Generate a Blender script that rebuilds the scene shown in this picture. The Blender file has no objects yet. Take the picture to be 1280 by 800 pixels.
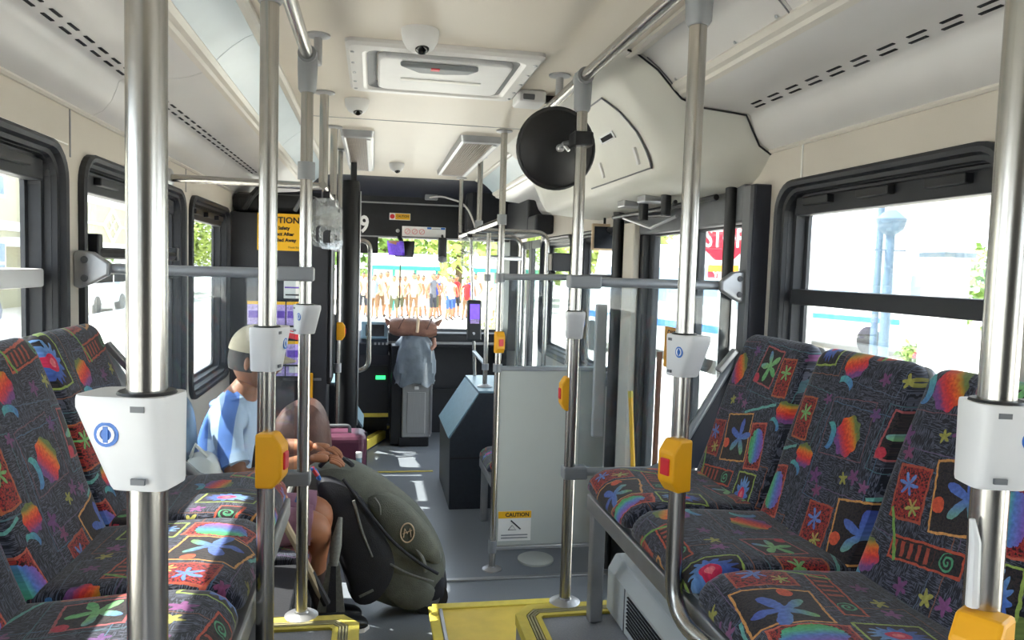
import bpy, bmesh, math, random
from mathutils import Vector, Matrix, Euler
R = math.radians
rnd = random.Random(11)
D = bpy.data
S = bpy.context.scene
COL = S.collection

# ------------------------------------------------------------------ camera, world, sun, exposure
cam_data = D.cameras.new('camera')
cam_data.sensor_width = 36.0
cam_data.lens = 26.4375
cam_data.clip_start = 0.02
cam_data.clip_end = 500
cam = D.objects.new('camera', cam_data)
COL.objects.link(cam)
cam.matrix_world = Matrix(((0.98311, -0.01732, -0.18219, -0.238),
                           (-0.18055, 0.07097, -0.98100, 0.0),
                           (0.02992, 0.99733, 0.06664, 1.686),
                           (0, 0, 0, 1)))
S.camera = cam

world = D.worlds.new('world')
S.world = world
world.use_nodes = True
wn = world.node_tree
bg = wn.nodes['Background']
sky = wn.nodes.new('ShaderNodeTexSky')
sky.sky_type = 'HOSEK_WILKIE'
sky.turbidity = 4.5
sky.ground_albedo = 0.5
sky.sun_direction = Vector((-0.58, 0.14, 0.80)).normalized()
skymix = wn.nodes.new('ShaderNodeMix')
skymix.data_type = 'RGBA'
skymix.inputs[0].default_value = 0.55
skymix.inputs[7].default_value = (0.80, 0.86, 0.92, 1)
wn.links.new(sky.outputs[0], skymix.inputs[6])
wn.links.new(skymix.outputs[2], bg.inputs[0])
bg.inputs[1].default_value = 2.6

sun_data = D.lights.new('sun', 'SUN')
sun_data.energy = 7.0
sun_data.angle = R(0.6)
sun_data.color = (1.0, 0.95, 0.86)
sun = D.objects.new('sun', sun_data)
COL.objects.link(sun)
sun.location = (-5, 1, 9)
sun.rotation_euler = Vector((-0.58, 0.14, 0.80)).to_track_quat('Z', 'Y').to_euler()

S.view_settings.view_transform = 'Standard'
S.view_settings.look = 'None'
S.view_settings.gamma = 1.0
S.view_settings.use_curve_mapping = False
S.view_settings.exposure = 2.22
S.cycles.max_bounces = 10
S.cycles.diffuse_bounces = 6
S.cycles.glossy_bounces = 4
S.cycles.transmission_bounces = 6
S.cycles.transparent_max_bounces = 16
S.cycles.caustics_reflective = False
S.cycles.caustics_refractive = False
S.cycles.sample_clamp_indirect = 6.0

# ------------------------------------------------------------------ helpers
def lin(h):
    h = h.lstrip('#')
    out = []
    for i in (0, 2, 4):
        c = int(h[i:i + 2], 16) / 255
        out.append(c / 12.92 if c <= 0.04045 else ((c + 0.055) / 1.055) ** 2.4)
    return (out[0], out[1], out[2], 1)

def tag(o, label=None, cat=None, group=None, kind=None):
    if label: o['label'] = label
    if cat: o['category'] = cat
    if group: o['group'] = group
    if kind: o['kind'] = kind
    return o

def thing(name, loc, label, cat, group=None, rz=0.0):
    o = D.objects.new(name, None)
    o.empty_display_size = 0.05
    COL.objects.link(o)
    o.location = loc
    o.rotation_euler = (0, 0, rz)
    return tag(o, label, cat, group)

def structure(name, loc=(0, 0, 0)):
    o = D.objects.new(name, None)
    o.empty_display_size = 0.05
    COL.objects.link(o)
    o.location = loc
    o['kind'] = 'structure'
    return o

def link_copy(o, parent=None):
    c = o.copy()
    COL.objects.link(c)
    if parent is not None:
        c.parent = parent
    return c

def copy_tree(root, loc=None, rz=None, label=None, group=None):
    r = link_copy(root)
    if loc is not None: r.location = loc
    if rz is not None: r.rotation_euler = (0, 0, rz)
    if label: r['label'] = label
    if group: r['group'] = group
    for ch in list(root.children):
        c = link_copy(ch, r)
        for g in list(ch.children):
            link_copy(g, c)
    return r

def rrect(a0, a1, b0, b1, r, n=5):
    pts = []
    for ca, cb, t0 in ((a1 - r, b1 - r, 0), (a0 + r, b1 - r, 90), (a0 + r, b0 + r, 180), (a1 - r, b0 + r, 270)):
        for i in range(n + 1):
            t = R(t0 + 90 * i / n)
            pts.append((ca + r * math.cos(t), cb + r * math.sin(t)))
    return pts

def fillet(pts, rad, n=6):
    pts = [Vector(p) for p in pts]
    out = [pts[0]]
    for i in range(1, len(pts) - 1):
        a, b, c = pts[i - 1], pts[i], pts[i + 1]
        d1, d2 = (a - b), (c - b)
        r = min(rad, d1.length * .49, d2.length * .49)
        p1, p2 = b + d1.normalized() * r, b + d2.normalized() * r
        for k in range(n + 1):
            t = k / n
            out.append(p1 * (1 - t) ** 2 + b * 2 * t * (1 - t) + p2 * t * t)
    out.append(pts[-1])
    return out

class MB:
    """collects geometry for ONE mesh object"""
    def __init__(s):
        s.v, s.f, s.sm, s.uv = [], [], [], {}
    def add(s, verts, faces, smooth=False):
        o = len(s.v)
        s.v += [Vector(p) for p in verts]
        s.f += [tuple(i + o for i in f) for f in faces]
        s.sm += [smooth] * len(faces)
        return s
    def box(s, x0, x1, y0, y1, z0, z1):
        vs = [(x, y, z) for x in (x0, x1) for y in (y0, y1) for z in (z0, z1)]
        return s.add(vs, [(0, 1, 3, 2), (4, 6, 7, 5), (0, 4, 5, 1), (2, 3, 7, 6), (0, 2, 6, 4), (1, 5, 7, 3)])
    def obox(s, c, size, rot=(0, 0, 0)):
        m = Euler(rot).to_matrix() if not isinstance(rot, Matrix) else rot
        c = Vector(c)
        vs = [c + m @ Vector((size[0] * i, size[1] * j, size[2] * k)) for i in (-.5, .5) for j in (-.5, .5) for k in (-.5, .5)]
        return s.add(vs, [(0, 1, 3, 2), (4, 6, 7, 5), (0, 4, 5, 1), (2, 3, 7, 6), (0, 2, 6, 4), (1, 5, 7, 3)])
    def prism(s, poly, axis, lo, hi, smooth=False):
        n = len(poly)
        def P(a, b, h):
            return {'x': (h, a, b), 'y': (a, h, b), 'z': (a, b, h)}[axis]
        vs = [P(a, b, lo) for a, b in poly] + [P(a, b, hi) for a, b in poly]
        fs = [tuple(range(n)), tuple(range(2 * n - 1, n - 1, -1))]
        s.add(vs, fs, False)
        o = len(s.v) - 2 * n
        for i in range(n):
            j = (i + 1) % n
            s.f.append((o + i, o + j, o + n + j, o + n + i)); s.sm.append(smooth)
        return s
    def loft(s, loops, closed=True, cap0=False, cap1=False, smooth=True, wrap=False):
        n = len(loops[0]); o = len(s.v)
        for l in loops: s.v += [Vector(p) for p in l]
        m = len(loops)
        rng = range(m) if wrap else range(m - 1)
        for k in rng:
            k2 = (k + 1) % m
            for i in range(n if closed else n - 1):
                j = (i + 1) % n
                s.f.append((o + k * n + i, o + k * n + j, o + k2 * n + j, o + k2 * n + i)); s.sm.append(smooth)
        if cap0: s.f.append(tuple(o + i for i in range(n))); s.sm.append(False)
        if cap1: s.f.append(tuple(o + (m - 1) * n + i for i in range(n))); s.sm.append(False)
        return s
    def tube(s, pts, r, seg=12, caps=True):
        pts = [Vector(p) for p in pts]
        n = len(pts)
        rs = r if isinstance(r, (list, tuple)) else [r] * n
        t0 = (pts[1] - pts[0]).normalized()
        up = Vector((0, 0, 1)) if abs(t0.z) < .9 else Vector((1, 0, 0))
        u = t0.cross(up).normalized()
        loops = []
        for i in range(n):
            t = (pts[min(i + 1, n - 1)] - pts[max(i - 1, 0)]).normalized()
            u = (u - t * u.dot(t)).normalized()
            w = t.cross(u)
            loops.append([pts[i] + (u * math.cos(2 * math.pi * k / seg) + w * math.sin(2 * math.pi * k / seg)) * rs[i] for k in range(seg)])
        return s.loft(loops, True, caps, caps, True)
    def lathe(s, prof, base, axis=(0, 0, 1), seg=20, cap=True):
        ax = Vector(axis).normalized()
        up = Vector((0, 0, 1)) if abs(ax.z) < .9 else Vector((1, 0, 0))
        u = ax.cross(up).normalized(); w = ax.cross(u)
        b = Vector(base)
        loops = [[b + ax * h + (u * math.cos(2 * math.pi * k / seg) + w * math.sin(2 * math.pi * k / seg)) * max(r, 1e-4) for k in range(seg)] for r, h in prof]
        return s.loft(loops, True, cap, cap, True)
    def ball(s, c, r, seg=14, rings=8):
        r = r if isinstance(r, (list, tuple)) else (r, r, r)
        loops = []
        for i in range(rings + 1):
            t = math.pi * (i / rings * .98 + .01)
            loops.append([(c[0] + r[0] * math.sin(t) * math.cos(2 * math.pi * k / seg), c[1] + r[1] * math.sin(t) * math.sin(2 * math.pi * k / seg), c[2] - r[2] * math.cos(t)) for k in range(seg)])
        return s.loft(loops, True, True, True, True)
    def build(s, name, mat, parent=None, bevel=0, seg=2, local=False, fixn=True):
        off = Vector((0, 0, 0))
        if parent is not None and not local:
            off = parent.location.copy()
            if parent.parent is not None: off += parent.parent.location
        me = D.meshes.new(name)
        me.from_pydata([tuple(p - off) for p in s.v], [], s.f)
        me.polygons.foreach_set('use_smooth', s.sm)
        if fixn or bevel:
            bm = bmesh.new(); bm.from_mesh(me)
            if fixn: bmesh.ops.recalc_face_normals(bm, faces=bm.faces)
            if bevel:
                es = [e for e in bm.edges if len(e.link_faces) == 2 and e.calc_face_angle(0) > R(32)]
                bmesh.ops.bevel(bm, geom=es, offset=bevel, segments=seg, profile=.5, affect='EDGES', clamp_overlap=True)
            bm.to_mesh(me); bm.free()
        if any(s.sm): me.set_sharp_from_angle(angle=R(42))
        for m in (mat if isinstance(mat, (list, tuple)) else [mat]):
            me.materials.append(m)
        o = D.objects.new(name, me)
        COL.objects.link(o)
        if parent is not None: o.parent = parent
        return o

def band(poly, o0, o1, z0, z1):
    """strip that follows a polyline (x, y), between two left offsets"""
    P = [Vector(p).to_2d() for p in poly]
    def off(d):
        out = []
        for i, p in enumerate(P):
            a = (P[i] - P[i - 1]).normalized() if i > 0 else (P[1] - P[0]).normalized()
            b = (P[i + 1] - P[i]).normalized() if i < len(P) - 1 else a
            na, nb = Vector((-a.y, a.x)), Vector((-b.y, b.x))
            n = (na + nb).normalized()
            out.append(p + n * d / max(n.dot(na), .3))
        return out
    A, B = off(o0), off(o1)
    loops = []
    for a, b in zip(A, B):
        loops.append([(a.x, a.y, z0), (b.x, b.y, z0), (b.x, b.y, z1), (a.x, a.y, z1)])
    return MB().loft(loops, True, True, True, False)

def text_mesh(name, body, size, mat, parent, loc, rot, bold=0.0, align='CENTER', depth=0.0006, sx=1.0):
    cu = D.curves.new(name, 'FONT')
    cu.body = body; cu.size = size; cu.align_x = align; cu.align_y = 'CENTER'
    cu.extrude = depth; cu.offset = bold; cu.resolution_u = 3
    tmp = D.objects.new(name, cu); COL.objects.link(tmp)
    bpy.context.view_layer.update()
    me = D.meshes.new_from_object(tmp.evaluated_get(bpy.context.evaluated_depsgraph_get()))
    D.objects.remove(tmp); D.curves.remove(cu)
    me.name = name
    me.transform(Matrix.Diagonal((sx, 1, 1, 1)))
    me.materials.clear(); me.materials.append(mat)
    o = D.objects.new(name, me); COL.objects.link(o)
    off = Vector(loc)
    if parent is not None:
        o.parent = parent
        off = off - parent.location
        if parent.parent is not None: off -= parent.parent.location
    o.location = off; o.rotation_euler = rot
    return o
FACE_CAM = (R(90), 0, 0)          # lettering read from behind, looking to the front of the bus

# ------------------------------------------------------------------ materials
def pmat(name, col, rough=.5, metal=0.0, var=.08, scale=14.0, bump=0.0, bscale=None, spec=.5, emit=None, estr=0, coat=0, stretch=None):
    m = D.materials.new(name); m.use_nodes = True
    nt = m.node_tree; b = nt.nodes['Principled BSDF']
    c = lin(col) if isinstance(col, str) else col
    tc = nt.nodes.new('ShaderNodeTexCoord')
    mp = nt.nodes.new('ShaderNodeMapping')
    if stretch: mp.inputs['Scale'].default_value = stretch
    nt.links.new(tc.outputs['Object'], mp.inputs[0])
    nz = nt.nodes.new('ShaderNodeTexNoise'); nz.inputs['Scale'].default_value = scale; nz.inputs['Detail'].default_value = 4
    nt.links.new(mp.outputs[0], nz.inputs['Vector'])
    rp = nt.nodes.new('ShaderNodeValToRGB')
    rp.color_ramp.elements[0].position = .3; rp.color_ramp.elements[1].position = .7
    rp.color_ramp.elements[0].color = tuple(x * (1 - var) for x in c[:3]) + (1,)
    rp.color_ramp.elements[1].color = tuple(min(1, x * (1 + var)) for x in c[:3]) + (1,)
    nt.links.new(nz.outputs['Fac'], rp.inputs[0])
    nt.links.new(rp.outputs[0], b.inputs['Base Color'])
    b.inputs['Roughness'].default_value = rough
    b.inputs['Metallic'].default_value = metal
    b.inputs['Specular IOR Level'].default_value = spec
    if coat: b.inputs['Coat Weight'].default_value = coat
    if emit:
        b.inputs['Emission Color'].default_value = lin(emit) if isinstance(emit, str) else emit
        b.inputs['Emission Strength'].default_value = estr
    if bump:
        n2 = nt.nodes.new('ShaderNodeTexNoise'); n2.inputs['Scale'].default_value = bscale or scale * 6
        nt.links.new(mp.outputs[0], n2.inputs['Vector'])
        bp = nt.nodes.new('ShaderNodeBump'); bp.inputs['Strength'].default_value = bump; bp.inputs['Distance'].default_value = .01
        nt.links.new(n2.outputs['Fac'], bp.inputs['Height']); nt.links.new(bp.outputs[0], b.inputs['Normal'])
    return m

def glass_mat(name, tint, gloss=.07, smudge=0.0, sscale=3.0, rough=.02):
    m = D.materials.new(name); m.use_nodes = True
    nt = m.node_tree; nt.nodes.clear()
    out = nt.nodes.new('ShaderNodeOutputMaterial')
    tr = nt.nodes.new('ShaderNodeBsdfTransparent'); tr.inputs[0].default_value = tint
    gl = nt.nodes.new('ShaderNodeBsdfGlossy'); gl.inputs['Roughness'].default_value = rough
    fr = nt.nodes.new('ShaderNodeLayerWeight'); fr.inputs[0].default_value = .25
    mul = nt.nodes.new('ShaderNodeMath'); mul.operation = 'MULTIPLY_ADD'; mul.inputs[1].default_value = .5; mul.inputs[2].default_value = gloss * .5
    nt.links.new(fr.outputs['Fresnel'], mul.inputs[0])
    mx = nt.nodes.new('ShaderNodeMixShader')
    nt.links.new(mul.outputs[0], mx.inputs[0]); nt.links.new(tr.outputs[0], mx.inputs[1]); nt.links.new(gl.outputs[0], mx.inputs[2])
    last = mx.outputs[0]
    if smudge:
        tc = nt.nodes.new('ShaderNodeTexCoord')
        nz = nt.nodes.new('ShaderNodeTexNoise'); nz.inputs['Scale'].default_value = sscale; nz.inputs['Detail'].default_value = 6; nz.inputs['Distortion'].default_value = 1.2
        nt.links.new(tc.outputs['Object'], nz.inputs['Vector'])
        rp = nt.nodes.new('ShaderNodeMapRange'); rp.inputs[1].default_value = .45; rp.inputs[2].default_value = .8; rp.inputs[3].default_value = smudge * .25; rp.inputs[4].default_value = smudge
        nt.links.new(nz.outputs['Fac'], rp.inputs[0])
        df = nt.nodes.new('ShaderNodeBsdfDiffuse'); df.inputs[0].default_value = (.75, .78, .8, 1)
        m2 = nt.nodes.new('ShaderNodeMixShader')
        nt.links.new(rp.outputs[0], m2.inputs[0]); nt.links.new(last, m2.inputs[1]); nt.links.new(df.outputs[0], m2.inputs[2])
        last = m2.outputs[0]
    nt.links.new(last, out.inputs[0])
    return m

# --- a tiny expression layer over Math nodes, for the printed seat cloth
class EX:
    nt = None
    def __init__(s, k): s.k = k
    @staticmethod
    def op(o, *a):
        n = EX.nt.nodes.new('ShaderNodeMath'); n.operation = o
        for i, x in enumerate(a):
            if isinstance(x, EX): EX.nt.links.new(x.k, n.inputs[i])
            else: n.inputs[i].default_value = x
        return EX(n.outputs[0])
    def __add__(s, o): return EX.op('ADD', s, o)
    def __radd__(s, o): return EX.op('ADD', s, o)
    def __sub__(s, o): return EX.op('SUBTRACT', s, o)
    def __rsub__(s, o): return EX.op('SUBTRACT', o, s)
    def __mul__(s, o): return EX.op('MULTIPLY', s, o)
    def __rmul__(s, o): return EX.op('MULTIPLY', s, o)
    def __gt__(s, o): return EX.op('GREATER_THAN', s, o)
    def __lt__(s, o): return EX.op('LESS_THAN', s, o)
    def abs(s): return EX.op('ABSOLUTE', s)

def seat_cloth():
    m = D.materials.new('printed_seat_cloth'); m.use_nodes = True
    nt = m.node_tree; EX.nt = nt
    b = nt.nodes['Principled BSDF']; b.inputs['Roughness'].default_value = .85; b.inputs['Specular IOR Level'].default_value = .25
    b.inputs['Sheen Weight'].default_value = .25
    W, H = .40, .50
    uvn = nt.nodes.new('ShaderNodeUVMap')
    oi = nt.nodes.new('ShaderNodeObjectInfo')
    sp = nt.nodes.new('ShaderNodeSeparateXYZ')
    wob = nt.nodes.new('ShaderNodeTexNoise'); wob.inputs['Scale'].default_value = 45; wob.inputs['Detail'].default_value = 2
    nt.links.new(uvn.outputs[0], wob.inputs['Vector'])
    wv = nt.nodes.new('ShaderNodeVectorMath'); wv.operation = 'MULTIPLY_ADD'
    wv.inputs[1].default_value = (.009, .009, 0); nt.links.new(wob.outputs['Color'], wv.inputs[0]); nt.links.new(uvn.outputs[0], wv.inputs[2])
    nt.links.new(wv.outputs[0], sp.inputs[0])
    rv = EX(oi.outputs['Random'])
    U0, V0 = EX(sp.outputs[0]) * .84 + rv * .37, EX(sp.outputs[1]) * .84 + rv * .91
    u = EX.op('WRAP', U0, W, 0.0); v = EX.op('WRAP', V0, H, 0.0)
    nz = nt.nodes.new('ShaderNodeTexNoise'); nz.inputs['Scale'].default_value = 130; nz.inputs['Detail'].default_value = 3
    nt.links.new(uvn.outputs[0], nz.inputs['Vector'])
    grain = EX(nz.outputs['Fac'])
    # woven scribble ground: grey strokes that run two ways
    def strokes(sc):
        mp = nt.nodes.new('ShaderNodeMapping'); mp.inputs['Scale'].default_value = sc
        nt.links.new(uvn.outputs[0], mp.inputs[0])
        k = nt.nodes.new('ShaderNodeTexNoise'); k.inputs['Scale'].default_value = 1; k.inputs['Detail'].default_value = 1
        nt.links.new(mp.outputs[0], k.inputs['Vector'])
        return EX(k.outputs['Fac'])
    s1, s2 = strokes((420, 50, 1)), strokes((50, 420, 1))
    big = nt.nodes.new('ShaderNodeTexNoise'); big.inputs['Scale'].default_value = 16
    nt.links.new(uvn.outputs[0], big.inputs['Vector'])
    sel = EX(big.outputs['Fac']) > .5
    st = (s1 > .53) * sel + (s2 > .53) * (1 - sel)
    def rgbmix(fac, a, c):
        n = nt.nodes.new('ShaderNodeMix'); n.data_type = 'RGBA'
        nt.links.new(fac.k, n.inputs[0])
        for sock, x in ((n.inputs[6], a), (n.inputs[7], c)):
            if isinstance(x, tuple): sock.default_value = x
            else: nt.links.new(x, sock)
        return n.outputs[2]
    def ramp(fac, stops, interp='LINEAR'):
        n = nt.nodes.new('ShaderNodeValToRGB'); cr = n.color_ramp; cr.interpolation = interp
        while len(cr.elements) < len(stops): cr.elements.new(.5)
        for e, (p, c) in zip(cr.elements, stops): e.position = p; e.color = lin(c)
        nt.links.new(fac.k, n.inputs[0]); return n.outputs[0]
    col = rgbmix(st, lin('#1c1f2b'), lin('#575b6d'))
    def loc(cx, cy, rot):
        dx, dy = u - cx, v - cy
        c, s_ = math.cos(R(rot)), math.sin(R(rot))
        return dx * c + dy * s_, dy * c - dx * s_
    def frame(cx, cy, hx, hy, rot, fill, line, t=.0045):
        nonlocal col
        x, y = loc(cx, cy, rot)
        d = EX.op('MINIMUM', hx - x.abs(), hy - y.abs())
        if fill is not None: col = rgbmix(d > 0.0, col, fill)
        col = rgbmix((d > 0.0) * (d < t), col, line)
        return x, y, d
    def star(cx, cy, r, rot, cols, arms=5):
        nonlocal col
        x, y = loc(cx, cy, rot)
        rr = EX.op('SQRT', x * x + y * y); a = EX.op('ARCTAN2', y, x)
        k = EX.op('ABSOLUTE', EX.op('COSINE', a * (arms / 2)))
        k = EX.op('POWER', k, 2.2)
        col = rgbmix(rr < (k * (r * .78) + r * .22), col, ramp(y * (.5 / r) + .5, cols))
    def daisy(cx, cy, rx, ry, rot):
        nonlocal col
        x, y = loc(cx, cy, rot)
        x, y = x * (1 / rx), y * (1 / ry)
        rr = EX.op('SQRT', x * x + y * y); a = EX.op('ARCTAN2', y, x)
        col = rgbmix(rr < (EX.op('COSINE', a * 14.0) * .16 + .84), col, ramp(y * .5 + .5, [(0, '#3d4f9c'), (.5, '#4f76c8'), (1, '#7aa6d6')]))
        col = rgbmix(rr < .42, col, lin('#d8325a'))
        col = rgbmix(rr < .2, col, lin('#ef7f88'))
    def fish(cx, cy, r, rot):
        nonlocal col
        x, y = loc(cx, cy, rot)
        tx, ty = loc(cx - r * 1.45 * math.cos(R(rot)), cy - r * 1.45 * math.sin(R(rot)), rot)
        tail = (EX.op('SQRT', tx * tx * 2.6 + ty * ty) < r * .8) * (EX.op('SQRT', (tx + r * .42) * (tx + r * .42) * 2.0 + ty * ty) > r * .72)
        col = rgbmix(tail, col, ramp(ty * (.6 / r) + .5, [(0, '#4d7fc0'), (1, '#57b0a8')]))
        body = EX.op('SQRT', x * x + y * y * .72) < (EX.op('COSINE', EX.op('ARCTAN2', y, x) * 9.0) * (.05 * r) + r * .95)
        col = rgbmix(body, col, ramp((x + y * .6) * (.55 / r) + grain * .3 + .36, [(.05, '#7a4a8c'), (.22, '#c43a5a'), (.42, '#e03a34'), (.68, '#ec6a2c'), (.84, '#c9902e'), (.97, '#6f7f45')]))
    def bloom(cx, cy, r, c, rot=0):
        nonlocal col
        x, y = loc(cx, cy, rot)
        rr = EX.op('SQRT', x * x + y * y); a = EX.op('ARCTAN2', y, x)
        col = rgbmix(rr < (EX.op('COSINE', a * 5.0) * (r * .3) + r * .72), col, lin(c))
    dark = ramp(grain, [(.42, '#1c1a22'), (.5, '#3c3230'), (.58, '#241f28')])
    redsp = ramp(grain, [(.38, '#2a1418'), (.48, '#8c2230'), (.56, '#b43a2c'), (.62, '#301a1c')])
    # panel lines
    frame(.20, .25, .196, .246, 0, None, lin('#4a4c5a'), .002)
    frame(.10, .36, .095, .11, 0, None, lin('#4e6a86'), .002)
    for (cx, cy, hx, hy, rot, c_) in ((.30, .10, .085, .082, 4, '#8a5a4a'), (.12, .20, .105, .085, 3, '#6a5a7a'), (.28, .42, .105, .070, -3, '#4c6f7a'), (.08, .42, .07, .065, 5, '#7a5560'), (.10, .06, .09, .045, -5, '#56647a')):
        frame(cx, cy, hx, hy, rot, None, lin(c_), .0022)
    # big star box with a red pebble
    frame(.20, .225, .062, .066, 12, dark, lin('#d99a58'))
    star(.215, .228, .052, 20, [(0, '#7cb65a'), (.5, '#5a78c4'), (1, '#4a5bb4')])
    x, y = loc(.158, .200, 0); col = rgbmix(EX.op('SQRT', x * x + y * y) < .014, col, lin('#d8593c'))
    # rainbow shell box
    x, y, d = frame(.302, .225, .034, .062, 12, redsp, lin('#c8624e'))
    shell = EX.op('SQRT', x * x * 2.3 + y * y) < (grain * .02 + .036)
    col = rgbmix(shell, col, ramp(x * 16.0 + .5, [(0, '#4aa64e'), (.3, '#54b58a'), (.55, '#5a82cc'), (.8, '#7a66c0'), (1, '#a05cb0')]))
    # daisy box
    frame(.318, .098, .040, .058, 8, dark, lin('#9fb65a'))
    daisy(.318, .098, .030, .050, 8)
    # speckled red box with small stars
    frame(.088, .200, .040, .052, 6, redsp, lin('#b0523e'))
    star(.078, .215, .024, 0, [(0, '#5d78c8'), (1, '#6a8fd2')], 6)
    star(.104, .176, .018, 20, [(0, '#88b45e'), (1, '#c9a05a')], 6)
    # long curl box
    x, y, d = frame(.165, .108, .084, .022, 8, dark, lin('#c2553f'))
    rr = EX.op('SQRT', (x - .05) * (x - .05) + y * y); a = EX.op('ARCTAN2', y, x - .05)
    col = rgbmix((EX.op('SINE', rr * 700.0 + a) > .2) * (rr < .017), col, lin('#56a078'))
    col = rgbmix((EX.op('SINE', x * 330.0) > .2) * (d > .008) * (x < .02), col, lin('#a84b3c'))
    # upper star box
    frame(.235, .430, .046, .052, -6, dark, lin('#b45a5e'))
    star(.240, .432, .044, 40, [(0, '#54ae6a'), (.6, '#86c080'), (1, '#5c80c8')], 5)
    x, y = loc(.197, .395, 0); col = rgbmix(EX.op('SQRT', x * x + y * y) < .012, col, lin('#c63a4e'))
    # upper speckled box
    frame(.322, .412, .030, .052, 4, redsp, lin('#b4603e'))
    star(.322, .425, .022, 0, [(0, '#72b06a'), (1, '#88c47a')], 6)
    fish(.090, .405, .040, 10)
    fish(.370, .330, .028, 60)
    fish(.030, .060, .034, 80)
    for cx, cy, r, c in ((.150, .330, .017, '#7c4a78'), (.185, .318, .015, '#8a567e'), (.120, .318, .014, '#a3a04e'), (.030, .300, .020, '#74427a'), (.050, .270, .016, '#86466e'),
                         (.200, .045, .016, '#a8a455'), (.240, .050, .018, '#8a4f86'), (.140, .040, .017, '#7a4676'), (.385, .470, .014, '#7c4a78'), (.150, .465, .016, '#6f4a80')):
        bloom(cx, cy, r, c, rot=cx * 900)
    x, y = loc(.265, .32, 20); col = rgbmix((y.abs() < .0035) * (x.abs() < .07), col, lin('#6db0a8'))
    x, y = loc(.08, .120, -62); col = rgbmix((y.abs() < .0035) * (x.abs() < .05), col, lin('#7aa852'))
    fin = nt.nodes.new('ShaderNodeMix'); fin.data_type = 'RGBA'; fin.blend_type = 'MULTIPLY'; fin.inputs[0].default_value = .55
    nt.links.new(col, fin.inputs[6])
    nt.links.new(ramp(grain, [(.3, '#9a9a9a'), (.7, '#ffffff')]), fin.inputs[7])
    nt.links.new(fin.outputs[2], b.inputs['Base Color'])
    bp = nt.nodes.new('ShaderNodeBump'); bp.inputs['Strength'].default_value = .25; bp.inputs['Distance'].default_value = .003
    nt.links.new(nz.outputs['Fac'], bp.inputs['Height']); nt.links.new(bp.outputs[0], b.inputs['Normal'])
    return m

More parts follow.
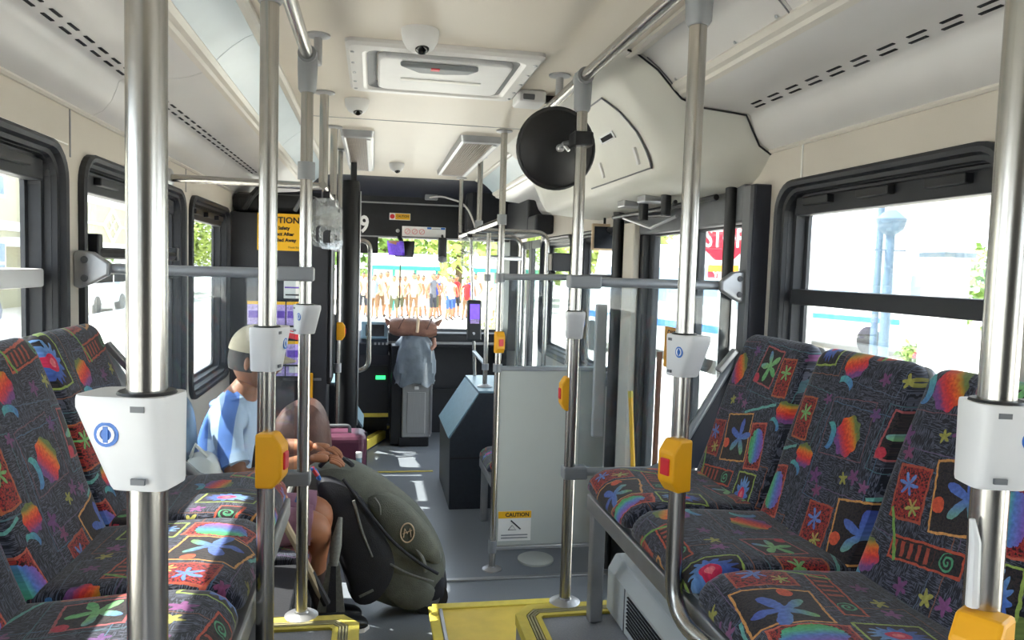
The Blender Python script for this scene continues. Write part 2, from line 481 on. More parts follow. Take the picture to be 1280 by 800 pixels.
MT = dict(
    cloth=seat_cloth(),
    ceiling=pmat('cream_laminate', '#d6cec2', .42, var=.02, scale=3, spec=.4),
    duct=pmat('pale_grey_plastic', '#d5d3d2', .35, var=.02, scale=4),
    housing=pmat('white_moulded_plastic', '#d6d5cd', .45, var=.025, scale=5, bump=.05, bscale=300),
    wall=pmat('beige_wall_panel', '#cbc4b9', .55, var=.02, scale=5, bump=.04, bscale=200),
    steel=pmat('brushed_steel', '#b9b6b1', .27, 1.0, var=.06, scale=8, stretch=(30, 30, 1)),
    alu=pmat('anodised_aluminium', '#b4b5b8', .4, .85, var=.05, scale=20),
    greyplastic=pmat('grey_fitting', '#8d9094', .5, .2, var=.05),
    railgrey=pmat('grey_painted_rail', '#9a9fa6', .38, .35, var=.04),
    whiteplastic=pmat('white_plastic', '#dcdcdd', .4, var=.02),
    black=pmat('black_plastic', '#1c1d20', .45, var=.1, scale=30),
    rubber=pmat('black_rubber_frame', '#24262b', .5, var=.08, scale=30),
    darknavy=pmat('dark_navy_panel', '#2a2d38', .55, var=.08, scale=12),
    greypost=pmat('grey_post_side', '#6a6c70', .5, var=.06),
    charcoal=pmat('charcoal_panel', '#26272c', .6, var=.12, scale=10, bump=.1, bscale=120),
    floor=pmat('grey_speckled_vinyl', '#80868e', .36, var=.12, scale=180, bump=.06, bscale=260),
    deck=pmat('grey_platform_vinyl', '#8a8c93', .5, var=.10, scale=160, bump=.08, bscale=260),
    riser=pmat('dark_riser', '#4a4c52', .6, var=.1, scale=60),
    yellow=pmat('yellow_nosing', '#d0bd4e', .55, var=.08, scale=30),
    yellowtread=pmat('worn_yellow_tread', '#cdb24a', .55, var=.12, scale=9, bump=.05, bscale=200),
    rib=pmat('grey_rib', '#9a926c', .6, var=.1, scale=30),
    stopyellow=pmat('stop_button_yellow', '#f0ab12', .45, var=.04),
    red=pmat('button_red', '#d9303a', .4, var=.05),
    blueicon=pmat('blue_icon', '#2d6cc0', .4, var=.04),
    shell=pmat('grey_seat_shell', '#aeb2b8', .45, var=.04),
    partition=pmat('grey_partition_laminate', '#b9bebb', .5, var=.02, scale=6),
    wheelbox=pmat('wheelbox_dark_blue', '#2b3038', .5, var=.12, scale=40, bump=.08, bscale=150),
    wheeltop=pmat('blue_grey_sky_sheen', '#7d9aa8', .4, var=.1, scale=30),  # blue-grey; on the wheel boxes it paints the sky's reflection
    paper=pmat('paper_white', '#ecebe8', .7, var=.03),
    ink=pmat('black_ink', '#16161a', .6, var=.05),
    signyellow=pmat('sign_yellow', '#eeb518', .5, var=.03),
    signorange=pmat('sign_orange', '#f0a020', .5, var=.03),
    purple=pmat('purple_print', '#6a45b8', .5, var=.25, scale=60),
    lilac=pmat('lilac_print', '#b9a2dd', .5, var=.35, scale=90),
    wood=pmat('wooden_handle', '#7a4a30', .55, var=.2, scale=10, stretch=(30, 30, 2)),
    heater=pmat('heater_grey', '#c3c8ca', .5, var=.03, scale=6),
    slot=pmat('dark_slot', '#15151c', .8, var=.1),
    stopred=pmat('stop_sign_red', '#c8102e', .45, var=.04),
    signwhite=pmat('sign_white', '#f2f2f2', .5, var=.02),
    olive=pmat('olive_grey_canvas', '#5d5f56', .8, var=.12, scale=25, bump=.35, bscale=260),
    packblack=pmat('black_nylon', '#1d1e26', .65, var=.15, scale=25, bump=.25, bscale=240),
    strapgrey=pmat('grey_webbing', '#6f706c', .7, var=.2, scale=90),
    mauve=pmat('mauve_cotton', '#9a7288', .85, var=.1, scale=40, bump=.2, bscale=120),
    skin=pmat('skin', '#9a6446', .55, var=.1, scale=18, bump=.06, bscale=200),
    skinpale=pmat('skin_pale', '#b98a70', .55, var=.08, scale=18),
    shirt=pmat('light_blue_cotton', '#7fa2d8', .85, var=.18, scale=9, bump=.25, bscale=40),
    sock=pmat('dark_sock', '#3a2c2c', .9, var=.12, scale=60),
    cap=pmat('beige_cap', '#b7a78e', .85, var=.07, scale=50, bump=.2, bscale=300),
    hair=pmat('dark_hair', '#2a211d', .7, var=.2, scale=60),
    brownbag=pmat('brown_leather', '#5b3d33', .5, var=.2, scale=14, bump=.2, bscale=90),
    tanbag=pmat('tan_brown_leather', '#8a6455', .55, var=.2, scale=9, bump=.35, bscale=60),
    foil=pmat('grey_vinyl_cover', '#6c7680', .36, var=.15, scale=10, bump=.8, bscale=11),
    magenta=pmat('plum_case', '#5d3046', .4, var=.12, scale=20),
    leaf=pmat('leaf_green', '#7d9a4e', .7, var=.35, scale=2.5),
    leaf2=pmat('leaf_yellow_green', '#a4b560', .7, var=.3, scale=2.5),
    bark=pmat('bark', '#6b5a48', .9, var=.2, scale=12),
    asphalt=pmat('pale_concrete', '#cfcac0', .85, var=.06, scale=.6),
    siding=pmat('pale_siding', '#b9b49c', .8, var=.04, scale=3, stretch=(.2, .2, 30)),
    trimwhite=pmat('white_trim', '#f3f2ee', .6, var=.02),
    pane=pmat('dark_window_pane', '#7f95ad', .15, var=.1, scale=2),
    teal=pmat('teal_frame', '#1f7a6c', .5, var=.06),
    bluesteel=pmat('blue_grey_post', '#5a7084', .5, .3, var=.05),
    vehwhite=pmat('vehicle_white', '#e8e9ea', .35, var=.02),
    diffuser=pmat('light_diffuser', '#aab9bf', .30, var=.06, scale=4, spec=.4, emit='#e6f0f4', estr=.02),
    silverface=pmat('brushed_panel', '#a9abad', .38, .5, var=.06, scale=6, stretch=(20, 20, 1)),
    monitor=pmat('screen_dark', '#2c3038', .2, var=.6, scale=9),
    beige_frame=pmat('beige_bezel', '#c9b194', .5, var=.04),
    green_led=pmat('green_display', '#2fae58', .4, emit='#2fe070', estr=.6),
    screen_purple=pmat('purple_screen', '#5b3fae', .3, var=.2, scale=30, emit='#5b3fae', estr=.5),
    beadgrey=pmat('pale_trim', '#d9d4cb', .35, var=.02),
    slatbrown=pmat('brown_grey_slat', '#a1958a', .5, var=.05),
    mirror=pmat('mirror_glass', '#e6e8ea', .02, 1.0, var=0),
    lens=pmat('dark_lens', '#101216', .08, var=.05),
    clear=glass_mat('clear_plastic', (.95, .97, .98, 1), .25, .5, 20),
    glass=glass_mat('window_glass', (.93, .95, .95, 1), .05),
    panelglass=glass_mat('modesty_glass', (.88, .92, .94, 1), .08, .10, 3.2),
)

def striped(m, dark, light):
    nt = m.node_tree; b = nt.nodes['Principled BSDF']
    tc = nt.nodes.new('ShaderNodeTexCoord')
    wv = nt.nodes.new('ShaderNodeTexWave'); wv.wave_type = 'BANDS'; wv.bands_direction = 'X'; wv.inputs['Scale'].default_value = 2.6; wv.inputs['Distortion'].default_value = .6
    nt.links.new(tc.outputs['Object'], wv.inputs['Vector'])
    rp = nt.nodes.new('ShaderNodeValToRGB'); rp.color_ramp.elements[0].position = .42; rp.color_ramp.elements[1].position = .5
    rp.color_ramp.elements[0].color = lin(dark); rp.color_ramp.elements[1].color = lin(light)
    nt.links.new(wv.outputs['Fac'], rp.inputs[0]); nt.links.new(rp.outputs[0], b.inputs['Base Color'])
striped(MT['shirt'], '#5f86cf', '#bcd0ea')

# ================================================================== THE BUS SHELL
HW = 1.13          # inner half width
CEIL = 2.436
DECK = 0.51

# ---- floors
fl = structure('floor')
MB().box(-1.2, 1.2, 0.6, 8.2, -.08, 0).build('low_floor', MT['floor'], fl)
MB().box(.03, 1.12, 3.925, 3.955, 0, .012).build('floor_edge_strip', MT['alu'], fl, bevel=.004)
MB().box(-.31, .275, 6.13, 6.165, 0, .004).build('yellow_line', MT['yellow'], fl)
MB().lathe([(.105, 0), (.105, .012), (.095, .018), (0, .02)], (.72, 4.18, 0), seg=28).build('round_floor_plate', MT['partition'], fl)
dp = structure('floor_driver_platform')
MB().prism([(-.42, 6.50), (-.03, 7.45), (-.03, 7.60), (-1.12, 7.60), (-1.12, 6.50)], 'z', 0, .098).build('deck', MT['riser'], dp)
band([(-.42, 6.45), (-.03, 7.46)], 0, .06, .02, .104).build('nosing', MT['yellow'], dp)

st = structure('floor_step')
MB().box(.06, .60, 1.9, 3.325, 0, .15).build('yellow_tread', MT['yellowtread'], st)
MB().box(.05, .62, 3.285, 3.335, .148, .158).build('nosing', MT['yellow'], st, bevel=.004)
MB().box(.03, .075, 1.9, 3.31, .146, .157).build('side_nosing', MT['yellow'], st, bevel=.004)
MB().box(.075, .092, 1.9, 3.28, .150, .160).build('metal_edge', MT['alu'], st, bevel=.003)

for side, nm in ((-1, 'floor_platform'), (1, 'floor_platform')):
    pl = structure(nm)
    xi = .268 if side < 0 else .262
    edge = [(xi * side, .65), (xi * side, 2.44), ((xi + .05) * side, 2.502), (1.13 * side, 2.515)]
    poly = [(x, y) for x, y in edge] + [(1.13 * side, .65)]
    MB().prism(poly, 'z', 0, DECK - .004).build('deck', [MT['deck']], pl)
    sg = 1 if side < 0 else -1
    for a, b_, mt, h in ((-.004, .030, 'yellow', .006), (.033, .039, 'rib', .006), (.043, .049, 'rib', .006), (.053, .059, 'rib', .006), (.062, .080, 'yellow', .005)):
        band(edge, sg * a, sg * b_, DECK - (.03 if a < 0 else .006), DECK + h).build('nosing' if mt == 'yellow' else 'nosing_rib', MT[mt], pl)
MB().box(-1.13, 1.13, -2.2, .65, 0, DECK).build('deck', MT['deck'], structure('floor_platform'))

# ---- side walls with their openings (y0, y1, z0, z1)
Z0, Z1 = .98, 2.01
L_WIN = [(-1.75, -.45), (-.33, .95), (1.07, 2.40), (2.52, 3.80), (3.92, 4.92)]
R_WIN = [(-1.2, .10), (.22, 1.32), (1.42, 2.40)]
R_WIN2 = [(3.99, 5.0, 1.02, 1.95), (5.10, 6.08, 1.02, 1.95)]
DOOR = (2.60, 3.95, 0, 1.99)
FDOOR = (6.16, 7.15, 0, 1.99)
def wall(side, openings, name, y0=-2.2, y1=7.7):
    w = structure(name)
    mb = MB(); a, b_ = sorted((side * HW, side * (HW + .08)))
    ys = y0
    for (oy0, oy1, oz0, oz1) in sorted(openings):
        mb.box(a, b_, ys, oy0, -.3, 2.5)
        if oz0 > 0: mb.box(a, b_, oy0, oy1, -.3, oz0)
        mb.box(a, b_, oy0, oy1, oz1, 2.5)
        ys = oy1
    mb.box(a, b_, ys, y1, -.3, 2.5)
    mb.build('wall_panel', MT['wall'], w)
    return w
SH = .032
lop = [(a + SH, b_ - SH, Z0 + SH, Z1 - SH) for a, b_ in L_WIN] + [(5.25, 7.2, 1.05, 1.95)]
rop = [(a + SH, b_ - SH, Z0 + SH, Z1 - SH) for a, b_ in R_WIN] + [(a + SH, b_ - SH, c + SH, d - SH) for a, b_, c, d in R_WIN2] + [DOOR, FDOOR]
wl = wall(-1, lop, 'wall_left')
wr = wall(1, rop, 'wall_right')
for y in (2.46, 3.86): MB().box(-1.131, -1.127, y - .003, y + .003, 2.01 if y > 3 else 1.98, 2.12).build('panel_seam', MT['greyplastic'], wl)
MB().box(-1.13, -1.126, 1.0, 2.44, 2.012, 2.016).build('panel_seam', MT['trimwhite'], wl)
MB().box(1.126, 1.132, 2.265, 2.271, 2.01, 2.125).build('panel_seam', MT['trimwhite'], wr)
MB().box(1.126, 1.132, 1.37, 1.376, 2.0, 2.125).build('panel_seam', MT['trimwhite'], wr)

win_n = 0
def window(side, y0, y1, z0, z1, bar=True, latch=True, rad=.10, light_bar=False):
    global win_n
    win_n += 1
    w = structure('window_%d' % win_n, (side * HW, (y0 + y1) / 2, z0))
    prof = [(.0, .002), (.0, -.018), (.010, -.024), (.022, -.020), (.028, -.004), (.040, -.002), (.046, .030), (.060, .032), (.064, .064), (.080, .066), (.080, .078), (.05, .078), (.044, .012)]
    loops = []
    for ins, dx in prof:
        rr = max(rad - ins * .6, .03)
        loops.append([(side * (HW + dx), a, b_) for a, b_ in rrect(y0 + ins, y1 - ins, z0 + ins, z1 - ins, rr, 6)])
    MB().loft(loops, True, smooth=False, wrap=True).build('frame', MT['rubber'], w)
    gx = side * (HW + .066)
    zi0, zi1, yi0, yi1 = z0 + .06, z1 - .06, y0 + .06, y1 - .06
    if bar:
        zb = 1.628
        f = MB(); xx = sorted((side * (HW + .025), side * (HW + .074)))
        f.box(xx[0], xx[1], yi0, yi1, zb - .03, zb + .022)
        f.build('crossbar', MT['whiteplastic'] if light_bar else MT['rubber'], w, bevel=.006)
        MB().box(*sorted((gx, gx + side * .004)), yi0, yi1, zi0, zb).build('lower_pane', MT['glass'], w)
        MB().box(*sorted((gx + side * .006, gx + side * .010)), yi0, yi1, zb, zi1).build('upper_pane', MT['glass'], w)
    else:
        MB().box(*sorted((gx, gx + side * .004)), yi0, yi1, zi0, zi1).build('pane', MT['glass'], w)
    if latch:
        hb = MB(); xx = sorted((side * (HW + .02), side * (HW + .07)))
        hb.box(xx[0], xx[1], y0 + .07, y1 - .07, z1 - .115, z1 - .055)
        hb.build('upper_sash_rail', MT['rubber'], w, bevel=.005)
        L = y1 - y0
        for k in (.22, .5, .78):
            xx = sorted((side * (HW - .004), side * (HW + .03)))
            yy = y0 + L * k
            MB().box(xx[0], xx[1], yy - L * .07, yy + L * .07, z1 - .088, z1 - .062).build('latch', MT['black'], w, bevel=.004)
    return w
for i, (a, b_) in enumerate(L_WIN): window(-1, a, b_, Z0, Z1, True, i >= 2, light_bar=(i == 2))
for i, (a, b_) in enumerate(R_WIN): window(1, a, b_, Z0, Z1, True, i >= 1)
for a, b_, c, d in R_WIN2: window(1, a, b_, c, d, False, False, .09)
# driver's side window
win_n += 1
dw = structure('window_%d' % win_n, (-HW, 6.2, 1.05))
MB().box(-1.19, -1.186, 5.25, 7.2, 1.05, 1.95).build('pane', MT['glass'], dw)
fr_ = MB()
for a in ((5.25, 5.31, 1.05, 1.95), (7.14, 7.2, 1.05, 1.95), (5.31, 7.14, 1.05, 1.11), (5.31, 7.14, 1.89, 1.95)): fr_.box(-1.2, -1.12, *a)
fr_.build('frame', MT['rubber'], dw)

wb_ = structure('wall_rear', (0, -2.2, 0))
MB().box(-1.21, 1.21, -2.28, -2.2, -.3, 2.56).build('rear_panel', MT['charcoal'], wb_)
# ---- ceiling and the long coves
ce = structure('ceiling')
MB().box(-1.21, 1.21, -2.2, 6.5, CEIL, 2.56).build('ceiling_panel', MT['ceiling'], ce)
MB().box(-.62, .62, 3.995, 4.002, CEIL - .002, CEIL + .003).build('ceiling_seam', MT['greyplastic'], ce)
MB().box(-1.21, 1.21, 6.5, 7.8, 2.50, 2.56).build('front_roof_panel', MT['charcoal'], ce)

def strip(side, pts, off, y0, y1, smooth=True):
    pts2 = [(side * (x + off[0]), z + off[1]) for x, z in pts]
    a = [(side * x, z) for x, z in pts]
    loops = []
    n = len(pts)
    mb = MB()
    ring = a + pts2[::-1]
    return mb.prism(ring, 'y', y0, y1, smooth)
DIFF = [(.625, 2.432), (.662, 2.412), (.70, 2.383), (.735, 2.350), (.768, 2.315)]
DUCT = [(.775, 2.304), (.795, 2.290), (.83, 2.276), (.875, 2.266), (.93, 2.261), (1.030, 2.253), (1.043, 2.244), (1.050, 2.220), (1.066, 2.180), (1.090, 2.150), (1.13, 2.127)]
def cove(side, y0, y1, panel, nm, seams):
    c = structure(nm, (side * .9, y0, 2.3))
    seg = [y0] + seams + [y1]
    for a, b_ in zip(seg[:-1], seg[1:]):
        strip(side, DIFF, (.012, .012), a + .002, b_ - .002).build('upper_panel', panel, c)
    dseg = [y0] + [s_ for s_ in seams if side < 0] + [y1]
    for a, b_ in zip(dseg[:-1], dseg[1:]):
        strip(side, DUCT, (.012, .016), a + .0015, b_ - .0015).build('duct_panel', MT['duct'], c)
    for prof in ([(.600, 2.437), (.600, 2.424), (.612, 2.418), (.632, 2.420), (.640, 2.430), (.632, 2.437)],
                 [(.752, 2.340), (.745, 2.326), (.756, 2.312), (.770, 2.306), (.776, 2.296), (.792, 2.290), (.800, 2.300), (.775, 2.325)],
                 [(1.120, 2.134), (1.116, 2.126), (1.122, 2.120), (1.131, 2.120), (1.131, 2.134)]):
        MB().prism([(side * x, z) for x, z in prof], 'y', y0, y1).build('trim_bead', MT['beadgrey'], c)
    return c
cl = cove(-1, -2.2, 6.4, MT['diffuser'], 'trim_1', [.92, 2.62, 4.40])
cr1 = cove(1, -2.2, 2.56, MT['duct'], 'trim_2', [1.72])
cr2 = cove(1, 4.72, 6.4, MT['diffuser'], 'trim_3', [])
# the air slots, two staggered rows along each duct
slot_me = None
def slots(par, side, ys, small=False):
    global slot_me
    ln = .058
    for y in ys:
        for k, (x, z, dy) in enumerate(((.982, 2.2568, -.014), (1.012, 2.2544, .016))):
            if slot_me is None:
                o = MB().obox((0, 0, 0), (.009, ln, .003)).build('air_slot', MT['slot'], par, local=True); slot_me = o.data
            else:
                o = D.objects.new('air_slot', slot_me); COL.objects.link(o); o.parent = par
            o.location = Vector((side * x, y + dy, z - .0006)) - par.location
            o.rotation_euler = (0, side * R(4.6), 0)
slots(cl, -1, [1.57 + .1055 * i for i in range(34)])
slots(cr1, 1, [1.17 + .1055 * i for i in range(12)])

# ---- moulded housing over the exit door
hs = structure('trim_4', (.9, 2.5, 2.0))
def hsec(k):      # k 0..1 flare at the rear end
    s = 1 - k
    return [(.540 + .05 * s, 2.436), (.560 + .05 * s, 2.425 - .01 * s), (.620 + .09 * s, 2.370 - .02 * s), (.680 + .12 * s, 2.300 - .03 * s), (.735 + .13 * s, 2.215 - .015 * s), (.768 + .14 * s, 2.130 + .01 * s),
            (.782 + .15 * s, 2.070 + .03 * s), (.800 + .16 * s, 2.045 + .04 * s), (.840 + .16 * s, 2.030 + .04 * s), (1.13, 2.005 + .03 * s), (1.13, 2.436)]
CV = [(.59, 2.436), (.622, 2.428), (.70, 2.379), (.766, 2.311), (.79, 2.289), (.87, 2.264), (1.03, 2.250), (1.052, 2.208), (1.085, 2.148), (1.13, 2.120), (1.13, 2.436)]
loops = []
for y, w in ((2.468, 0), (2.485, .10), (2.51, .32), (2.55, .60), (2.61, .84), (2.68, .96), (2.76, 1.0), (3.3, 1.0), (3.9, 1.0), (4.5, 1.0), (4.66, .9), (4.74, .6)):
    loops.append([(a_[0] * (1 - w) + b_[0] * w, y, a_[1] * (1 - w) + b_[1] * w) for a_, b_ in zip(CV, hsec(1.0))])
MB().loft(loops, True, True, True, True).build('housing_shell', MT['housing'], hs)
# dark gasket where the housing meets the cove
gp = [(x - .004, 2.466, z - .004) for x, z in CV[:10]]
MB().tube(gp, .0035, 6).build('gasket', MT['black'], hs)
# access door set on the sloped face
def on_face(t, y, lift=.004):
    pr = hsec(1.0)[2:7]
    s_ = t * (len(pr) - 1); i = min(int(s_), len(pr) - 2); f = s_ - i
    a, b_ = Vector((pr[i][0], 0, pr[i][1])), Vector((pr[i + 1][0], 0, pr[i + 1][1]))
    p = a.lerp(b_, f); n = Vector((-(b_ - a).z, 0, (b_ - a).x)).normalized()
    if n.x > 0: n = -n
    p += n * lift; p.y = y
    return p
def face_patch(pts, nm, mat, lift, par, nu=1):
    top = [on_face(t, y, lift) for t, y in pts]; bot = [on_face(t, y, .0005) for t, y in pts]
    return MB().loft([bot, top], True, False, False, False).add(top, [tuple(range(len(top)))]).build(nm, mat, par)
rows = []
def ylow(t): return 2.70 + .17 * (1 - t) ** 2
for i in range(9):
    t = .02 + .93 * i / 8
    rows.append([on_face(t, ylow(t) + (3.48 - ylow(t)) * j / 8, .005) for j in range(9)])
mb = MB().loft(rows, False, smooth=True)
ad = mb.build('access_door', MT['housing'], hs)
rim = [on_face(.02, y, .005) for y in (3.48, 3.2, ylow(.02))] + [on_face(.02 + .93 * i / 8, ylow(.02 + .93 * i / 8), .005) for i in range(1, 9)] + [on_face(.95, y, .005) for y in (2.9, 3.2, 3.48)]
MB().tube(rim, .0035, 6).build('door_gap', MT['greypost'], hs)
def plate(t0, t1, y0, y1, nm, mat, lift):
    rows = [[on_face(t0 + (t1 - t0) * i / 3, y, lift) for y in (y0, y1)] for i in range(4)]
    lower = [[on_face(t0 + (t1 - t0) * i / 3, y, 0) for y in (y0, y1)] for i in range(4)]
    mb = MB().loft(rows, False, smooth=False).loft(lower, False, smooth=False)
    mb.loft([[r[0] for r in lower], [r[0] for r in rows]], False, smooth=False).loft([[r[1] for r in lower], [r[1] for r in rows]], False, smooth=False)
    mb.loft([lower[0], rows[0]], False, smooth=False).loft([lower[-1], rows[-1]], False, smooth=False)
    return mb.build(nm, mat, hs)
plate(.36, .44, 2.96, 3.14, 'vent_bezel', MT['alu'], .009)
plate(.375, .425, 2.98, 3.12, 'vent_grille', MT['slot'], .0105)
plate(.62, .84, 2.80, 2.822, 'latch_bar', MT['whiteplastic'], .014)
plate(.62, .84, 3.25, 3.272, 'latch_bar', MT['whiteplastic'], .014)
# access panel outline on the right cove
pts = [(.655, 2.414), (.70, 2.381), (.735, 2.348), (.752, 2.330)]
for yy in (1.73, 2.46):
    MB().tube([(x - .002, yy, z - .002) for x, z in pts], .0022, 5).build('panel_joint', MT['greypost'], cr1)
MB().tube([(.751, 1.73, 2.329), (.751, 2.46, 2.329)], .0022, 5).build('panel_joint', MT['greypost'], cr1)
for yy in (1.78, 2.0, 2.22, 2.42):
    MB().lathe([(.006, 0), (.004, .003)], (.742, yy, 2.337), (-.7, 0, -.72), 8).build('screw', MT['alu'], cr1)

# ---- dark post beside the exit door and the door itself
wp_ = structure('trim_5', (1.08, 2.57, DECK))
MB().box(1.066, 1.135, 2.455, 2.515, DECK, 2.012).build('post_box', MT['darknavy'], wp_, bevel=.006)
MB().box(1.052, 1.066, 2.458, 2.51, DECK, 2.006).build('post_side_plate', MT['greypost'], wp_)
dr = structure('door_1', (1.12, 3.3, 0))
DX = 1.145
hd = MB().box(1.10, 1.20, 2.60, 4.0, 1.885, 2.03)
hd.build('header', MT['greypost'], dr, bevel=.01)
for y in (3.05,):
    pass
def leaf(y0, y1):
    mb = MB()
    mb.box(DX, DX + .04, y0, y0 + .07, .05, 1.905); mb.box(DX, DX + .04, y1 - .07, y1, .05, 1.905)
    mb.box(DX, DX + .04, y0 + .07, y1 - .07, 1.875, 1.905); mb.box(DX, DX + .04, y0 + .07, y1 - .07, .05, .28)
    mb.build('leaf_frame', MT['rubber'], dr, bevel=.008)
    MB().box(DX + .018, DX + .022, y0 + .07, y1 - .07, .28, 1.875).build('leaf_pane', MT['glass'], dr)
leaf(2.62, 3.15); leaf(3.16, 3.68)
MB().box(1.11, 1.18, 3.66, 3.72, 0, 1.9).build('jamb', MT['black'], dr, bevel=.01)
MB().box(1.07, 1.11, 3.70, 3.86, .3, 1.95).build('jamb_cover', MT['wall'], dr, bevel=.008)
MB().box(1.10, 1.2, 3.72, 3.95, 0, 1.95).build('jamb', MT['black'], dr)
for (x, y, r_, z1) in ((1.085, 2.67, .022, 2.04), (1.06, 3.92, .030, 2.04)):
    MB().tube([(x, y, .05), (x, y, z1)], r_, 14).build('door_post', MT['black'], dr)
# mechanism under the housing
mb = MB(); mb.tube([(1.04, 2.7, 1.985), (1.02, 3.1, 1.975), (1.04, 3.95, 1.985)], .012, 8)
mb.tube([(1.0, 3.0, 1.99), (1.08, 3.3, 1.96), (1.08, 3.6, 1.97)], .009, 8)
mb.build('door_linkage', MT['black'], dr)
for y in (3.15, 3.42):
    MB().box(.90, 1.0, y - .05, y + .05, 1.995, 2.028).build('bracket', MT['alu'], dr, bevel=.006)
    MB().tube([(.97, y - .12, 2.02), (.97, y - .12, 1.93)], .022, 10).build('actuator', MT['black'], dr)
MB().tube([(1.03, 3.75, 1.97), (1.03, 3.35, 1.90), (1.05, 3.1, 1.94)], .008, 8).build('door_rod', MT['alu'], dr)

# ---- front end: header, windscreen, dash
wf = structure('wall_front', (0, 7.2, 0))
MB().prism([(6.45, 2.44), (6.50, 2.43), (6.70, 2.425), (6.90, 2.40), (7.06, 2.36), (7.12, 2.33), (7.12, 2.52), (6.45, 2.52)], 'x', -1.13, 1.13, True).build('curved_header', MT['darknavy'], wf)
MB().box(-1.13, 1.13, 7.12, 7.3, 2.27, 2.52).build('sign_box', MT['charcoal'], wf, bevel=.01)
MB().box(-1.10, .62, 7.112, 7.122, 2.262, 2.276).build('header_bead', MT['alu'], wf)
MB().box(-1.13, 1.13, 7.2, 7.34, 1.952, 2.27).build('header_panel', MT['black'], wf)
MB().box(-1.10, .9, 7.192, 7.202, 1.955, 1.967).build('header_bead', MT['alu'], wf)
MB().box(-1.10, -.20, 7.21, 7.23, 1.80, 1.96).build('sun_blind', MT['black'], wf)
text_mesh('fleet_number', '09', .215, MT['signwhite'], wf, (-.375, 7.196, 2.062), FACE_CAM, bold=.006, sx=.82)
sc_ = MB().box(.60, 1.13, 6.95, 7.2, 2.0, 2.45).build('corner_cover', MT['charcoal'], wf, bevel=.05)
pf = MB(); 
for xs in (-1, 1): pf.prism([(xs * 1.13, 7.15), (xs * 1.13, 7.75), (xs * 1.02, 7.75), (xs * 1.05, 7.15)], 'z', .9, 2.3)
pf.build('corner_post', MT['black'], wf)
MB().box(-1.2, 1.2, 7.62, 7.75, -.3, 1.03).build('front_panel', MT['charcoal'], wf)
MB().box(-1.13, 1.13, 7.40, 7.64, .90, 1.04).build('dash_top', MT['charcoal'], wf, bevel=.02)
MB().box(-.1, 1.13, 7.385, 7.41, .93, .955).build('dash_rail', MT['alu'], wf, bevel=.005)
MB().box(-.1, 1.13, 7.60, 7.63, 1.035, 1.07).build('sill', MT['greypost'], wf, bevel=.005)
MB().box(.3, 1.05, 7.55, 7.63, .42, .46).build('kick_rail', MT['black'], wf)
win_n += 1
ws = structure('window_%d' % win_n, (0, 7.62, 1.05))
MB().add([(-1.05, 7.66, 1.05), (1.05, 7.66, 1.05), (1.05, 7.36, 2.0), (-1.05, 7.36, 2.0), (-1.05, 7.665, 1.05), (1.05, 7.665, 1.05), (1.05, 7.365, 2.0), (-1.05, 7.365, 2.0)],
         [(0, 1, 2, 3), (7, 6, 5, 4), (0, 4, 5, 1), (1, 5, 6, 2), (2, 6, 7, 3), (3, 7, 4, 0)]).build('windscreen_pane', MT['glass'], ws)
MB().tube([(.02, 7.63, 1.03), (.02, 7.40, 1.96)], .006, 6).build('centre_bead', MT['black'], ws)

# front door of glass leaves
fd = structure('door_2', (1.12, 6.5, 0))
for y0, y1 in ((6.18, 6.64), (6.66, 7.13)):
    mb = MB(); mb.box(DX, DX + .04, y0, y0 + .04, .05, 1.95); mb.box(DX, DX + .04, y1 - .04, y1, .05, 1.95)
    mb.box(DX, DX + .04, y0 + .06, y1 - .06, 1.88, 1.95); mb.box(DX, DX + .04, y0 + .06, y1 - .06, .05, .2)
    mb.build('leaf_frame', MT['black'], fd)
    MB().box(DX + .018, DX + .022, y0 + .06, y1 - .06, .2, 1.88).build('leaf_pane', MT['glass'], fd)
MB().box(.98, 1.13, 5.70, 6.0, 1.97, 2.12).build('header', MT['charcoal'], fd, bevel=.02)
MB().box(.98, 1.13, 6.0, 7.2, 1.97, 2.3).build('header', MT['charcoal'], fd, bevel=.02)

# ================================================================== POLES AND RAILS
PR = .0195
RAILZ = 2.344
def sleeve(mb, p0, p1, r):
    mb.tube([p0, p1], r, 14); return mb
def pole(x, y, z0, z1, label, flange=True, tee=False, clamps=(), bottom_path=None, top_flange=False, r=PR, group=None):
    t = thing('grab_pole', (x, y, z0), label, 'pole', group)
    path = [(x, y, z1), (x, y, z0)]
    if bottom_path: path = fillet([(x, y, z1)] + bottom_path, .10, 8)
    MB().tube(path, r, 20).build('tube', MT['steel'], t)
    if flange: MB().lathe([(.055, 0), (.055, .006), (.045, .012), (r + .004, .016), (r + .002, .022)], (x, y, z0), seg=24).build('base_flange', MT['alu'], t)
    if top_flange: MB().lathe([(.045, 0), (.045, -.005), (r + .003, -.012)], (x, y, z1), seg=20).build('ceiling_flange', MT['alu'], t)
    if tee:
        mb = MB(); mb.tube([(x, y, z1 - .115), (x, y, z1 - .105), (x, y, z1 - .03), (x, y, z1 + .012)], [r + .003, r + .009, r + .012, r + .011], 16)
        mb.tube([(x, y - .035, z1), (x, y + .035, z1)], r + .009, 16)
        mb.build('tee_joint', MT['greyplastic'], t)
    for (za, zb) in clamps:
        MB().tube([(x, y, za), (x, y, zb)], r + .008, 14).build('clamp', MT['greyplastic'], t)
    return t
P_L1 = (-.462, .812); P_L2 = (-.462, 1.69); P_L3 = (-.455, 2.52)
P_R1 = (.451, .722); P_R2 = (.451, 1.585); P_R3 = (.451, 2.52)
pole(*P_L1, DECK, RAILZ, 'thick steel pole with white icon box beside the printed seats across from heater', tee=True)
pole(*P_L2, DECK, RAILZ, 'steel pole with yellow stop button between aisle and seats across from heater', tee=True)
pole(*P_L3, DECK, RAILZ, 'steel pole at platform edge holding the glass panel beside seated man', tee=True, clamps=((1.955, 2.010),))
